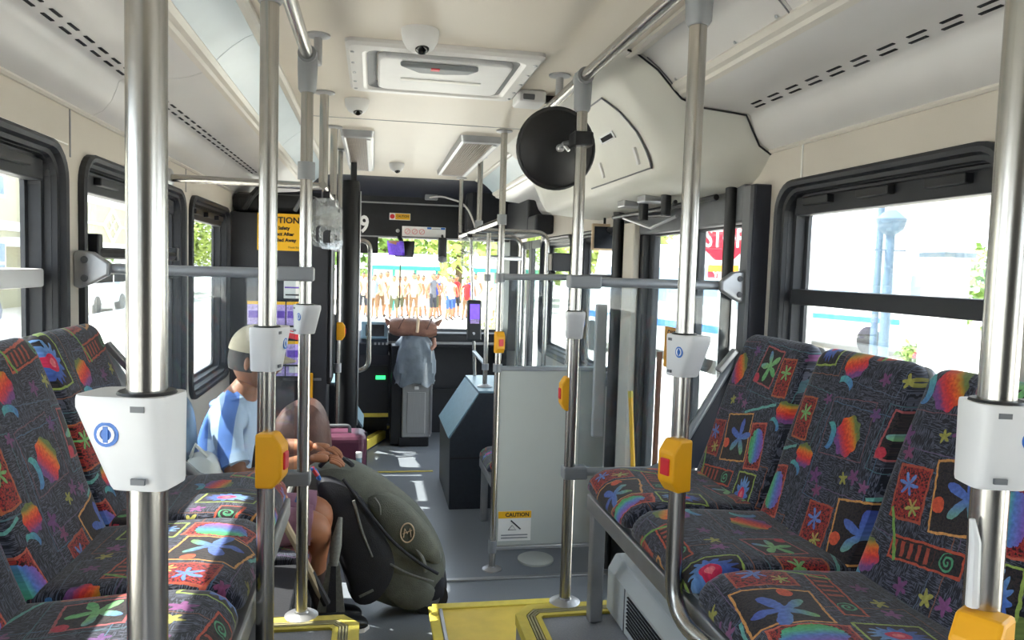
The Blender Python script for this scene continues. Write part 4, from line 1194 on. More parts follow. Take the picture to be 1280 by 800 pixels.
def sheet(name, x0, x1, z0, z1, y, mat, label, cat, th=.004):
    t = thing(name, ((x0 + x1) / 2, y, z0), label, cat)
    MB().box(x0, x1, y - th, y, z0, z1).build('sheet', mat, t)
    return t
t = sheet('caution_sign', -.965, -.693, 1.764, 1.997, 4.999, MT['signyellow'], 'yellow CAUTION For Safety sign on charcoal cabinet', 'sign')
for i, (s_, sz, x, z) in enumerate((('CAUTION', .054, -.829, 1.955), ('For Safety', .030, -.829, 1.906), ('Connect After', .030, -.829, 1.868), ('Has Pulled Away', .030, -.829, 1.830), ('Thank You', .017, -.74, 1.785))):
    text_mesh('lettering', s_, sz, MT['ink'], t, (x, 4.994, z), FACE_CAM, bold=.0012 if i < 4 else 0)
t = sheet('paper_notice', -.80, -.672, 1.46, 1.66, 4.999, MT['paper'], 'white paper notice with purple rule above brochures', 'notice')
MB().box(-.795, -.68, 4.9935, 4.995, 1.525, 1.535).build('purple_rule', MT['purple'], t)
MB().box(-.79, -.70, 4.9935, 4.995, 1.478, 1.488).build('print_line', MT['ink'], t)
rk = thing('brochure_rack', (-.85, 4.97, .96), 'black wire brochure rack on charcoal cabinet', 'rack')
for z in (.965, 1.215): MB().box(-1.03, -.66, 4.93, 4.998, z - .008, z).build('shelf', MT['black'], rk)
for z in (1.03, 1.28): MB().box(-1.03, -.66, 4.93, 4.935, z, z + .012).build('front_bar', MT['black'], rk)
bro = 0
for z, cols in ((1.216, ((-1.015, -.90), (-.895, -.785), (-.778, -.672))), (.966, ((-.895, -.785), (-.778, -.672)))):
    for (xa, xb) in cols:
        nmz = 'upper' if z > 1.1 else 'lower'
        pos = {-1.015: 'next to the window', -.895: 'middle', -.778: 'beside the pole'}[xa]
        t = thing('brochure', ((xa + xb) / 2, 4.955, z), 'purple brochure with yellow top band, %s shelf, %s' % (nmz, pos), 'brochure', 'brochures in the rack')
        MB().box(xa, xb, 4.95, 4.962, z, z + .225).build('cover', MT['lilac'], t)
        MB().box(xa, xb, 4.948, 4.951, z + .205, z + .225).build('yellow_band', MT['signyellow'], t)
        MB().box(xa + .008, xb - .004, 4.948, 4.951, z + .12, z + .165).build('purple_band', MT['purple'], t)
        MB().box(xa + .02, xb - .02, 4.948, 4.951, z + .02, z + .075).build('picture', MT['paper'], t)
t = thing('red_leaflet', (-.72, 4.925, 1.21), 'small red leaflet tucked below upper brochures', 'leaflet')
MB().obox((-.735, 4.925, 1.232), (.10, .004, .05), (0, R(12), 0)).build('sheet', MT['red'], t)
MB().obox((-.735, 4.922, 1.246), (.08, .002, .008), (0, R(12), 0)).build('print_line', MT['paper'], t)

# front stickers, mirror, camera
t = sheet('caution_decal', -.10, .095, 2.12, 2.185, 7.199, MT['paper'], 'small yellow and white CAUTION decal on black header', 'decal')
MB().box(-.045, .09, 7.193, 7.196, 2.125, 2.18).build('yellow_field', MT['signyellow'], t)
MB().lathe([(.022, 0), (.022, .002)], (-.073, 7.195, 2.152), (0, -1, 0), 16).build('round_mark', MT['red'], t)
text_mesh('lettering', 'CAUTION', .030, MT['ink'], t, (.022, 7.192, 2.155), FACE_CAM, bold=.0006, sx=.85)
t = sheet('rules_decal', .02, .43, 1.972, 2.066, 7.199, MT['paper'], 'white decal with three red ring symbols on header', 'decal')
for k in range(3):
    x = .07 + k * .068
    MB().lathe([(.026, 0), (.026, .003), (.0225, .003), (.0225, 0)], (x, 7.195, 2.018), (0, -1, 0), 18, False).build('ring_symbol', MT['red'], t)
    MB().obox((x, 7.193, 2.018), (.0025, .002, .046), (0, R(45), 0)).build('ring_bar', MT['red'], t)
for x0, x1 in ((.255, .295), (.385, .425)): MB().box(x0, x1, 7.193, 7.195, 2.045, 2.063).build('blue_field', MT['blueicon'], t)
MB().box(.30, .38, 7.193, 7.195, 2.046, 2.05).build('print_line', MT['greypost'], t)
t = thing('header_knob', (-.02, 7.2, 2.02), 'round silver knob on black header', 'knob')
MB().lathe([(.018, 0), (.018, .01), (.012, .016)], (-.02, 7.2, 2.02), (0, -1, 0), 14).build('cap', MT['alu'], t)
t = thing('rear_view_mirror', (.03, 7.16, 1.95), 'small black rear view mirror hanging from front header', 'mirror')
MB().obox((.045, 7.14, 1.85), (.20, .025, .155), (R(-8), 0, R(-30))).build('housing', MT['black'], t, bevel=.015)
MB().tube([(-.01, 7.2, 1.97), (.03, 7.17, 1.90)], .02, 8).build('arm', MT['black'], t)
mr = MB().obox((-.035, 7.11, 1.855), (.165, .008, .145), (R(18.7), 0, R(-20.4))).build('mirror_glass', MT['mirror'], t, bevel=.003)
t = thing('windscreen_camera', (.40, 7.2, 1.95), 'black camera unit hanging over the windscreen', 'camera')
MB().obox((.40, 7.15, 1.87), (.085, .05, .20)).build('body', MT['black'], t, bevel=.02)
MB().ball((.40, 7.14, 1.765), (.045, .035, .035), 14, 8).build('dome', MT['greypost'], t)
MB().tube([(.40, 7.15, 1.96), (.40, 7.2, 1.99)], .012, 8).build('bracket', MT['black'], t)
t = thing('white_cable', (.25, 7.0, 2.34), 'pale cable looped from header to the rail', 'cable')
MB().tube(fillet([(.25, 7.08, 2.33), (.36, 6.95, 2.34), (.55, 6.6, 2.25), (.62, 6.4, 2.02), (.55, 6.1, 1.96)], .2, 8), .008, 8).build('cord', MT['duct'], t)
MB().box(.22, .34, 7.06, 7.12, 2.31, 2.37).build('junction_box', MT['greyplastic'], t, bevel=.01)

# driver console and fare box
t = thing('driver_console', (-.3, 7.2, .1), 'black driver console with blue-framed screen', 'console')
MB().box(-.55, -.075, 7.10, 7.38, .26, .86).build('cabinet', MT['charcoal'], t, bevel=.01)
MB().box(-.55, -.085, 7.26, 7.38, .10, .26).build('plinth', MT['black'], t)
MB().obox((-.26, 7.19, .945), (.34, .24, .16), (R(25), 0, 0)).build('button_deck', MT['wheelbox'], t, bevel=.012)
shs = MB().obox((-.22, 7.14, 1.08), (.25, .05, .17), (R(-18), 0, 0)).build('screen_housing', MT['wheeltop'], t, bevel=.015)
MB().obox((-.215, 7.112, 1.083), (.17, .012, .11), (R(-18), 0, 0)).build('screen', MT['monitor'], shs)
MB().box(-.20, -.11, 7.092, 7.102, .625, .66).build('green_display', MT['green_led'], t)
MB().box(-.30, -.09, 7.09, 7.102, .70, .76).build('slot_panel', MT['black'], t)
MB().box(-.54, -.08, 7.088, 7.102, .27, .305).build('yellow_edge', MT['yellow'], t)
for k in range(4): MB().box(-.22 + k * .035, -.20 + k * .035, 7.045, 7.06, .955, .975).build('button', MT['alu'], t)

t = thing('fare_box', (.16, 7.1, 0), 'steel fare box column in the front aisle', 'fare box')
MB().box(.045, .315, 7.0, 7.28, .09, .98).build('column_body', MT['silverface'], t, bevel=.012); fcb = [c for c in t.children][0]
MB().box(.09, .26, 6.992, 7.002, .13, .52).build('door', MT['silverface'], fcb, bevel=.004)
MB().box(.02, .30, 7.01, 7.26, 0, .09).build('base', MT['black'], t, bevel=.01)
MB().box(-.06, .045, 7.02, 7.28, .02, .95).build('side_post', MT['black'], t, bevel=.01)
MB().box(.155, .195, 6.985, 7.0, .545, .575).build('lock', MT['whiteplastic'], fcb, bevel=.003)
MB().box(.308, .325, 6.99, 7.02, .12, .6).build('edge_strip', MT['alu'], t)
# grey cover pulled over its top
loops = []
for k, (z, hw, hd) in enumerate(((.585, .185, .17), (.62, .19, .175), (.70, .192, .178), (.80, .19, .176), (.90, .178, .168), (.97, .16, .155), (1.03, .12, .12), (1.055, .06, .06))):
    lp = []
    for i in range(40):
        a = 2 * math.pi * i / 40
        f = 1 + .06 * math.sin(a * 9 + k * .9) + .05 * math.sin(a * 5 - k * 1.6) + .03 * math.sin(a * 13 + k * 2.3)
        if z < .6: f *= 1.03
        p = superloop(hw, hd, 40, .6)[i]
        lp.append((.155 + p[0] * f, 7.13 + p[1] * f, z + (.02 * math.sin(a * 7) if z < .6 else 0)))
    loops.append(lp)
tag(MB().loft(loops, True, False, True, True).build('fare_box_cover', MT['foil']), 'crumpled grey vinyl cover over the fare box', 'cover')
t = thing('leather_bag', (.13, 7.1, 1.05), 'tan brown leather bag lying on the covered fare box', 'bag')
loops = []
for k in range(13):
    s_ = k / 12; x = -.085 + .44 * s_
    r1 = .088 * (1 - abs(2 * s_ - 1) ** 5 * .35)
    loops.append([(x, 7.1 + math.cos(a) * .10 * (1 + .06 * math.sin(3 * a + k)), 1.125 + math.sin(a) * r1 * (1 + .07 * math.sin(4 * a + k * 1.3)) - .02 * s_) for a in [2 * math.pi * i / 20 for i in range(20)]])
MB().loft(loops, True, True, True, True).build('body', MT['tanbag'], t)
MB().tube([(.17, 7.0, 1.08), (.175, 6.992, 1.15), (.18, 7.03, 1.205)], .014, 8).build('strap', MT['beige_frame'], t)
MB().tube([(.33, 7.05, 1.02), (.335, 7.01, .96), (.30, 7.0, .92)], .02, 8).build('hanging_end', MT['tanbag'], t)
for x, dx in ((-.085, -.04), (.355, .05)): MB().tube([(x, 7.08, 1.15), (x + dx * .6, 7.07, 1.18), (x + dx, 7.06, 1.20)], [.03, .018, .006], 8).build('tuck', MT['tanbag'], t)
for x in (.0, .26): MB().tube([(x, 7.0, 1.11), (x + .02, 6.985, 1.16), (x + .05, 7.04, 1.21)], .006, 6).build('seam', MT['brownbag'], t)

t = thing('ticket_validator', (.56, 5.88, 1.12), 'black ticket validator with purple screen on slim upright', 'validator')
vcs = MB().obox((.545, 5.845, 1.28), (.115, .05, .32), (R(-4), 0, R(8))).build('case', MT['black'], t, bevel=.015)
MB().obox((.545, 5.817, 1.345), (.075, .01, .13), (R(-4), 0, R(8))).build('screen', MT['screen_purple'], vcs)
MB().obox((.545, 5.811, 1.275), (.07, .012, .035), (R(-4), 0, R(8))).build('picture', MT['lilac'], vcs)
MB().lathe([(.012, 0), (.012, .006)], (.54, 5.817, 1.18), (0, -1, 0), 12).build('reader_mark', MT['whiteplastic'], t)

# screen and box by the front windows
t = thing('notice_screen', (1.10, 4.30, 1.82), 'small framed dark screen under ceiling near exit door', 'screen')
MB().box(1.022, 1.175, 4.285, 4.31, 1.815, 1.972).build('bezel', MT['beige_frame'], t, bevel=.005)
MB().box(1.034, 1.163, 4.278, 4.287, 1.827, 1.955).build('display', MT['monitor'], t)
MB().tube([(1.10, 4.30, 1.97), (1.10, 4.30, 2.10)], .008, 8).build('hanger', MT['black'], t)
t = thing('control_box', (1.04, 5.05, 1.68), 'dark control box mounted by the front windows', 'box')
MB().box(.96, 1.125, 5.0, 5.2, 1.685, 1.81).build('case', MT['charcoal'], t, bevel=.008)
MB().box(.955, .965, 5.02, 5.18, 1.69, 1.80).build('side_label', MT['wall'], t)
MB().tube([(.97, 5.02, 1.68), (.95, 5.06, 1.62)], .02, 8).build('knob', MT['black'], t)

# broom, yellow stick, caution sheet by the exit door
t = thing('broom', (1.02, 3.16, 0), 'broom with brown wooden handle beside the exit door', 'broom')
MB().tube([(1.02, 3.16, .12), (1.045, 3.215, 1.335)], .0125, 10).build('handle', MT['wood'], t)
MB().box(.97, 1.07, 3.02, 3.30, .08, .13).build('head', MT['wood'], t, bevel=.01)
MB().box(.975, 1.065, 3.03, 3.29, 0, .08).build('bristles', MT['brownbag'], t)
t = thing('yellow_stick', (.94, 3.03, 0), 'bright yellow stick leaning beside wooden broom handle', 'stick')
MB().tube([(.94, 3.03, 0), (.955, 3.33, 1.12)], .011, 8).build('shaft', MT['signyellow'], t)
MB().tube([(.9548, 3.325, 1.105), (.9552, 3.334, 1.135)], .013, 8).build('end_cap', MT['yellow'], t)
t = thing('caution_sheet', (1.13, 3.27, 1.25), 'orange CAUTION sheet taped on exit door window', 'sign')
MB().box(1.139, 1.142, 3.135, 3.40, 1.245, 1.44).build('sheet', MT['signorange'], t)
RW = (R(90), 0, R(-90))
text_mesh('lettering', 'CAUTION', .040, MT['ink'], t, (1.137, 3.268, 1.41), RW, bold=.001)
for k, w in enumerate((.085, .06, .09)): MB().box(1.137, 1.1395, 3.268 - w, 3.268 + w, 1.358 - .036 * k, 1.370 - .036 * k).build('print_line', MT['ink'], t)

# ================================================================== PEOPLE
def skin_mesh(joints, edges, root=0, sub=1, mats=None):
    """joints: [(co, radius)], edges: [(a, b)], mats: material index per edge"""
    me = D.meshes.new('tmp'); me.from_pydata([j[0] for j in joints], edges, [])
    ob = D.objects.new('tmp', me); COL.objects.link(ob)
    ob.modifiers.new('s', 'SKIN').use_smooth_shade = True
    for i, j in enumerate(joints):
        sv = me.skin_vertices[0].data[i]
        r = j[1] if isinstance(j[1], tuple) else (j[1], j[1])
        sv.radius = r; sv.use_root = (i == root)
    s_ = ob.modifiers.new('d', 'SUBSURF'); s_.levels = sub; s_.render_levels = sub
    bpy.context.view_layer.update()
    out = D.meshes.new_from_object(ob.evaluated_get(bpy.context.evaluated_depsgraph_get()))
    D.objects.remove(ob); D.meshes.remove(me)
    if mats:
        J = [Vector(j[0]) for j in joints]
        RR = [(j[1][0] if isinstance(j[1], tuple) else j[1]) for j in joints]
        for p in out.polygons:
            best, bi = 1e9, 0
            for k, (a, b_) in enumerate(edges):
                d = J[b_] - J[a]; tt = max(0, min(1, (p.center - J[a]).dot(d) / max(d.length_squared, 1e-9)))
                ds = (p.center - (J[a] + d * tt)).length - (RR[a] * (1 - tt) + RR[b_] * tt)
                if ds < best: best, bi = ds, k
            p.material_index = mats[bi]
    return out
def head_mesh(c, yaw, k=1.0, pitch=0.0, mi=0, hair_mi=None):
    """head with brow, nose, chin; local +x is the face"""
    mb = MB(); seg, rings = 28, 20
    loops = []
    rot = Euler((0, pitch, yaw)).to_matrix()
    g = lambda v, m, s_: math.exp(-((v - m) / s_) ** 2)
    for i in range(rings + 1):
        th = math.pi * (i / rings * .98 + .01); lp = []
        for j in range(seg):
            a = 2 * math.pi * j / seg
            f, s_, u = math.sin(th) * math.cos(a), math.sin(th) * math.sin(a), -math.cos(th)
            x, y, z = f * .096, s_ * .076 * (1 - .22 * max(0, -u)), u * .118
            if f > 0:
                x += .024 * g(s_, 0, .16) * g(u, -.18, .16) + .010 * g(s_, 0, .2) * g(u, .02, .2)
                x -= .010 * (g(s_, .40, .17) + g(s_, -.40, .17)) * g(u, .06, .12)
                x += .008 * g(u, .24, .10) * g(s_, 0, .6)
                x += .010 * g(s_, 0, .3) * g(u, -.50, .10) + .012 * g(s_, 0, .35) * g(u, -.82, .16)
            else:
                x += .02 * max(0, -u) * -f
            lp.append(Vector(c) + rot @ (Vector((x, y, z)) * k))
        loops.append(lp)
    mb.loft(loops, True, True, True, True)
    for sgn in (-1, 1):
        e = Vector((-.005, sgn * .076, -.005))
        o = MB().ball((0, 0, 0), (.014, .008, .030), 10, 6)
        mb.add([Vector(c) + rot @ ((v + e) * k) for v in o.v], o.f, True)
    me = D.meshes.new('head'); me.from_pydata([tuple(v) for v in mb.v], [], mb.f)
    me.polygons.foreach_set('use_smooth', [True] * len(mb.f))
    for p in me.polygons:
        l = rot.inverted() @ (p.center - Vector(c)) / k
        p.material_index = hair_mi if hair_mi is not None and (l.z > .055 or (l.x < -.02 and l.z > -.04)) else mi
    return me
def join_meshes(name, meshes, mats, off=(0, 0, 0)):
    bm = bmesh.new()
    for m in meshes: bm.from_mesh(m)
    bmesh.ops.recalc_face_normals(bm, faces=bm.faces)
    bmesh.ops.translate(bm, verts=bm.verts, vec=-Vector(off))
    me = D.meshes.new(name); bm.to_mesh(me); bm.free()
    for m in meshes: D.meshes.remove(m)
    for m in mats: me.materials.append(m)
    me.polygons.foreach_set('use_smooth', [True] * len(me.polygons))
    return me
def hand_meshes(wrist, fwd, palm_n, thumb_dir, k=1.0, curl=.5, mi=0):
    """palm + five separate bent fingers; palm_n points out of the back of the hand"""
    f = Vector(fwd).normalized(); n = Vector(palm_n); n = (n - f * n.dot(f)).normalized(); s_ = Vector(thumb_dir); s_ = (s_ - f * s_.dot(f) - n * s_.dot(n)).normalized()
    w = Vector(wrist); out = []
    pm = skin_mesh([(w - f * .01 * k, (.021 * k, .021 * k)), (w + f * .035 * k, (.034 * k, .020 * k)), (w + f * .075 * k, (.036 * k, .017 * k))], [(0, 1), (1, 2)])
    out.append(pm)
    for i, (off, ln) in enumerate(((.028, .072), (.009, .080), (-.010, .075), (-.028, .060))):
        b0 = w + f * .070 * k + s_ * off * k
        pts = [(b0, .0095 * k)]
        d = f.copy(); p = b0
        for j, fr in enumerate((.45, .32, .23)):
            ang = curl * (.5 + .5 * j)
            d = (f * math.cos(ang) - n * math.sin(ang)).normalized()
            p = p + d * ln * fr * k
            pts.append((p, (.0092 - .0012 * (j + 1)) * k))
        out.append(skin_mesh(pts, [(0, 1), (1, 2), (2, 3)]))
    b0 = w + f * .025 * k + s_ * .026 * k
    p1 = b0 + (s_ * .7 + f * .7).normalized() * .034 * k; p2 = p1 + (f * .9 + s_ * .25 - n * .3).normalized() * .03 * k
    out.append(skin_mesh([(b0, .012 * k), (p1, .0105 * k), (p2, .0085 * k)], [(0, 1), (1, 2)]))
    for m in out:
        for p in m.polygons: p.material_index = mi
    return out

# ---- the seated man
def seated_man():
    t = thing('person', (-.80, 3.29, .47), 'seated person in beige cap, pale blue shirt and mauve shorts holding pack', 'person')
    J = [((-.86, 3.30, .575), .145), ((-.87, 3.30, .72), .135), ((-.84, 3.30, .92), (.15, .125)), ((-.80, 3.30, 1.07), .085), ((-.765, 3.295, 1.15), .056), ((-.745, 3.29, 1.20), .054),
         ((-.81, 3.13, 1.03), .068), ((-.765, 3.045, .90), .052), ((-.735, 3.02, .835), .045), ((-.60, 3.06, .865), .039), ((-.485, 3.11, .895), .027),
         ((-.81, 3.47, 1.03), .068), ((-.73, 3.54, .91), .052), ((-.665, 3.55, .84), .045), ((-.57, 3.46, .86), .039), ((-.49, 3.37, .885), .027),
         ((-.80, 3.215, .56), .105), ((-.62, 3.195, .585), .092), ((-.50, 3.195, .59), .078), ((-.435, 3.205, .575), .066), ((-.455, 3.25, .49), .056), ((-.475, 3.32, .36), .058), ((-.455, 3.40, .20), .040), ((-.44, 3.44, .10), .036),
         ((-.80, 3.385, .56), .105), ((-.62, 3.40, .585), .092), ((-.50, 3.405, .59), .078), ((-.435, 3.41, .575), .066), ((-.46, 3.44, .49), .056), ((-.49, 3.48, .36), .058), ((-.48, 3.53, .20), .040), ((-.47, 3.55, .10), .036)]
    E_ = [(0, 1), (1, 2), (2, 3), (3, 4), (4, 5), (3, 6), (6, 7), (7, 8), (8, 9), (9, 10), (3, 11), (11, 12), (12, 13), (13, 14), (14, 15),
          (0, 16), (16, 17), (17, 18), (18, 19), (19, 20), (20, 21), (21, 22), (22, 23), (0, 24), (24, 25), (25, 26), (26, 27), (27, 28), (28, 29), (29, 30), (30, 31)]
    # materials: 0 skin, 1 shirt, 2 shorts, 3 sock
    M_ = [2, 1, 1, 0, 0, 1, 1, 0, 0, 0, 1, 1, 0, 0, 0, 2, 2, 2, 0, 0, 0, 3, 3, 2, 2, 2, 0, 0, 0, 3, 3]
    body = skin_mesh(J, E_, 0, 2, M_)
    hd = head_mesh((-.725, 3.285, 1.275), R(-8), 1.0, R(8), 0)
    hands = hand_meshes((-.475, 3.112, .897), (1, .12, -.05), (0, -.2, 1), (0, 1, .2), 1.0, .55) + hand_meshes((-.482, 3.365, .886), (1, -.35, -.05), (0, .1, 1), (0, -1, .2), 1.0, .6)
    me = join_meshes('body', [body, hd] + hands, [MT['skin'], MT['shirt'], MT['mauve'], MT['sock']], t.location)
    o = D.objects.new('body', me); COL.objects.link(o); o.parent = t
    # eyes, brows, mouth
    rot = Euler((0, R(8), R(-8))).to_matrix(); c = Vector((-.725, 3.285, 1.275))
    for sg in (-1, 1):
        p = c + rot @ Vector((.082, sg * .031, .006))
        ey = MB().ball(p, .0105, 10, 7).build('eye', MT['paper'], t)
        MB().ball(p + rot @ Vector((.0075, 0, 0)), .0050, 8, 6).build('iris', MT['ink'], ey)
        MB().tube([c + rot @ Vector((.090, sg * .016, .026)), c + rot @ Vector((.085, sg * .034, .030)), c + rot @ Vector((.074, sg * .047, .025))], .003, 6).build('eyebrow', MT['hair'], t)
    MB().tube([c + rot @ Vector((.084, -.022, -.057)), c + rot @ Vector((.094, 0, -.055)), c + rot @ Vector((.084, .022, -.057))], [.002, .0045, .002], 8).build('lips', MT['brownbag'], t)
    # short hair under the cap
    loops = []
    for i in range(7):
        th = R(60 + 9 * i)
        loops.append([c + rot @ Vector((-.006 + math.sin(th) * math.cos(a) * .101, math.sin(th) * math.sin(a) * .081, math.cos(th) * .122 + .006)) for a in [R(75 + 210 * k / 16) for k in range(17)]])
    MB().loft(loops, False, smooth=True).build('hair', MT['hair'], t)
    # cap
    loops = []
    for i in range(9):
        th = R(3 + 10.6 * i)
        loops.append([c + rot @ Vector((math.sin(th) * math.cos(2 * math.pi * k / 24) * .108 - .002, math.sin(th) * math.sin(2 * math.pi * k / 24) * .090, math.cos(th) * .118 + .034)) for k in range(24)])
    cp = MB().loft(loops, True, True, False, True).build('cap_crown', MT['cap'], t)
    br = []
    for k in range(13):
        a = R(-62 + 124 * k / 12)
        br.append([c + rot @ Vector((.098 * math.cos(a), .088 * math.sin(a), .040)), c + rot @ Vector((.098 * math.cos(a) + .075 * math.cos(a * .7), .090 * math.sin(a), .026 - .012 * abs(math.sin(a)))),
                   c + rot @ Vector((.098 * math.cos(a) + .075 * math.cos(a * .7), .090 * math.sin(a), .021 - .012 * abs(math.sin(a)))), c + rot @ Vector((.098 * math.cos(a), .088 * math.sin(a), .035))])
    MB().loft(br, True, True, True, True).build('cap_brim', MT['cap'], cp)
    MB().ball(c + rot @ Vector((0, 0, .152)), .007, 8, 5).build('cap_button', MT['cap'], cp)
    # shirt collar, sleeve hems, stripes
    MB().tube([c + Vector((-.09 + .075 * math.cos(a), .075 * math.sin(a), -.165 + .02 * math.cos(a))) for a in [2 * math.pi * k / 20 for k in range(21)]], .013, 8).build('collar', MT['shirt'], t)
    for p0, p1 in (((-.772, 3.055, .915), (-.758, 3.037, .885)), ((-.738, 3.536, .92), (-.715, 3.54, .895))): MB().tube([p0, p1], .060, 14).build('sleeve_hem', MT['shirt'], t)
    MB().tube([(-.53, 3.197, .592), (-.475, 3.200, .588)], [.088, .084], 18).build('shorts_hem', MT['mauve'], t)
    MB().tube([(-.53, 3.404, .592), (-.475, 3.406, .588)], [.088, .084], 18).build('shorts_hem', MT['mauve'], t)
    for (x, y, dx) in ((-.44, 3.45, .20), (-.47, 3.56, .20)):
        loops = []
        for s_, hw, h in ((-.065, .028, .05), (-.05, .038, .085), (0, .041, .10), (.06, .042, .075), (.12, .046, .058), (.17, .042, .048), (.195, .026, .036), (.205, .010, .022)):
            loops.append([(x + s_, y + b_[0], .012 + h / 2 + b_[1]) for b_ in superloop(hw, h / 2, 16, .7)])
        sh = MB().loft(loops, True, True, True, True).build('shoe', MT['black'], t)
        MB().prism([(x - .068, y - .03), (x - .06, y - .042), (x + .12, y - .05), (x + .19, y - .035), (x + .212, y), (x + .19, y + .035), (x + .12, y + .05), (x - .06, y + .042), (x - .068, y + .03)], 'z', 0.001, .018).build('sole', MT['paper'], sh)
    return t
seated_man()

# ---- the driver, half hidden behind the column
def driver():
    t = thing('person', (-.70, 6.42, .62), 'driver in purple shirt behind the black column', 'person')
    J = [((-.70, 6.35, .72), .15), ((-.70, 6.33, .90), .14), ((-.70, 6.36, 1.10), (.15, .13)), ((-.70, 6.38, 1.25), .08), ((-.70, 6.40, 1.34), .055),
         ((-.50, 6.38, 1.20), .068), ((-.475, 6.45, 1.00), .05), ((-.55, 6.68, 1.02), .034), ((-.57, 6.78, 1.04), .03),
         ((-.90, 6.38, 1.20), .068), ((-.93, 6.45, 1.00), .05), ((-.85, 6.68, 1.02), .034), ((-.83, 6.78, 1.04), .03),
         ((-.61, 6.45, .70), .10), ((-.60, 6.80, .72), .07), ((-.60, 6.86, .34), .05), ((-.60, 6.98, .27), .04),
         ((-.79, 6.45, .70), .10), ((-.80, 6.80, .72), .07), ((-.80, 6.86, .34), .05), ((-.80, 6.98, .27), .04)]
    E_ = [(0, 1), (1, 2), (2, 3), (3, 4), (3, 5), (5, 6), (6, 7), (7, 8), (3, 9), (9, 10), (10, 11), (11, 12), (0, 13), (13, 14), (14, 15), (15, 16), (0, 17), (17, 18), (18, 19), (19, 20)]
    M_ = [1, 1, 1, 0, 1, 1, 0, 0, 1, 1, 0, 0, 2, 2, 2, 2, 2, 2, 2, 2]
    body = skin_mesh(J, E_, 0, 2, M_)
    hands = hand_meshes((-.565, 6.77, 1.04), (.0, 1, .1), (0, -.2, 1), (-1, 0, 0), 1, .7) + hand_meshes((-.835, 6.77, 1.04), (0, 1, .1), (0, -.2, 1), (1, 0, 0), 1, .7)
    hd = head_mesh((-.70, 6.43, 1.46), R(90), 1.0, 0, 0, 3)
    me = join_meshes('body', [body, hd] + hands, [MT['skin'], MT['purple'], MT['packblack'], MT['hair']], t.location)
    o = D.objects.new('body', me); COL.objects.link(o); o.parent = t
driver()
t = thing('driver_chair', (-.70, 6.25, 0), 'black driver seat behind the thick column', 'seat')
MB().obox((-.70, 6.40, .53), (.48, .48, .12)).build('cushion', MT['charcoal'], t, bevel=.03)
MB().obox((-.70, 6.12, .93), (.46, .12, .72), (R(-6), 0, 0)).build('backrest', MT['charcoal'], t, bevel=.04)
MB().tube([(-.70, 6.40, 0), (-.70, 6.40, .5)], .09, 14).build('pedestal', MT['black'], t)
t = thing('steering_wheel', (-.70, 6.85, .3), 'black steering wheel in front of the driver', 'steering wheel')
cw = Vector((-.70, 6.88, 1.02)); nu = Vector((1, 0, 0)); nv = Vector((0, .5, .86)).normalized()
MB().tube([cw + (nu * math.cos(a) + nv * math.sin(a)) * .22 for a in [2 * math.pi * k / 32 for k in range(33)]], .016, 8).build('rim', MT['black'], t)
MB().tube([cw, cw + Vector((0, .35, -.6))], .035, 10).build('steering_column', MT['black'], t)
MB().tube([cw - nu * .21, cw + nu * .21], .014, 8).build('spoke', MT['black'], t)

# ================================================================== LUGGAGE
def pillow(poly, y_mid, half, name, mat, parent, prof=((-1, .45), (-.9, .78), (-.65, .95), (0, 1), (.65, .95), (.9, .78), (1, .45)), smooth_n=3):
    # round the outline by corner cutting, then inflate
    P = [Vector(p) for p in poly]
    for _ in range(smooth_n - 1):
        Q = []
        for i in range(len(P)):
            a, b_ = P[i], P[(i + 1) % len(P)]
            Q += [a.lerp(b_, .25), a.lerp(b_, .75)]
        P = Q
    c = sum(P, Vector((0, 0))) / len(P)
    loops = []
    for d, k in prof:
        loops.append([(c.x + (p.x - c.x) * k, y_mid + d * half, c.y + (p.y - c.y) * k) for p in P])
    return MB().loft(loops, True, True, True, True).build(name, mat, parent)
t = thing('backpack', (-.05, 3.66, 0), 'big olive-grey rolling backpack leaning in the aisle', 'backpack')
OUT = [(-.589, .664), (-.501, .739), (-.379, .752), (-.24, .695), (-.093, .582), (.026, .479), (.115, .328), (.150, .197), (.125, .092), (.028, .020), (-.09, .016), (-.229, .08), (-.329, .105), (-.376, .267), (-.45, .447), (-.525, .566)]
pillow(OUT, 3.68, .17, 'main_body', MT['olive'], t)
pillow([(-.501, .693), (-.416, .707), (-.284, .638), (-.175, .458), (-.099, .296), (-.123, .177), (-.206, .071), (-.313, .082), (-.361, .267), (-.432, .505)], 3.55, .07, 'black_side_panel', MT['packblack'], t)
fp = pillow([(-.276, .61), (-.17, .631), (-.014, .516), (.099, .36), (.121, .239), (-.009, .292), (-.146, .369), (-.225, .479)], 3.57, .075, 'front_pocket', MT['olive'], t)
pillow([(-.202, .30), (-.086, .255), (.092, .159), (.074, .066), (-.023, .027), (-.121, .064), (-.20, .16)], 3.57, .065, 'lower_pocket', MT['olive'], t)
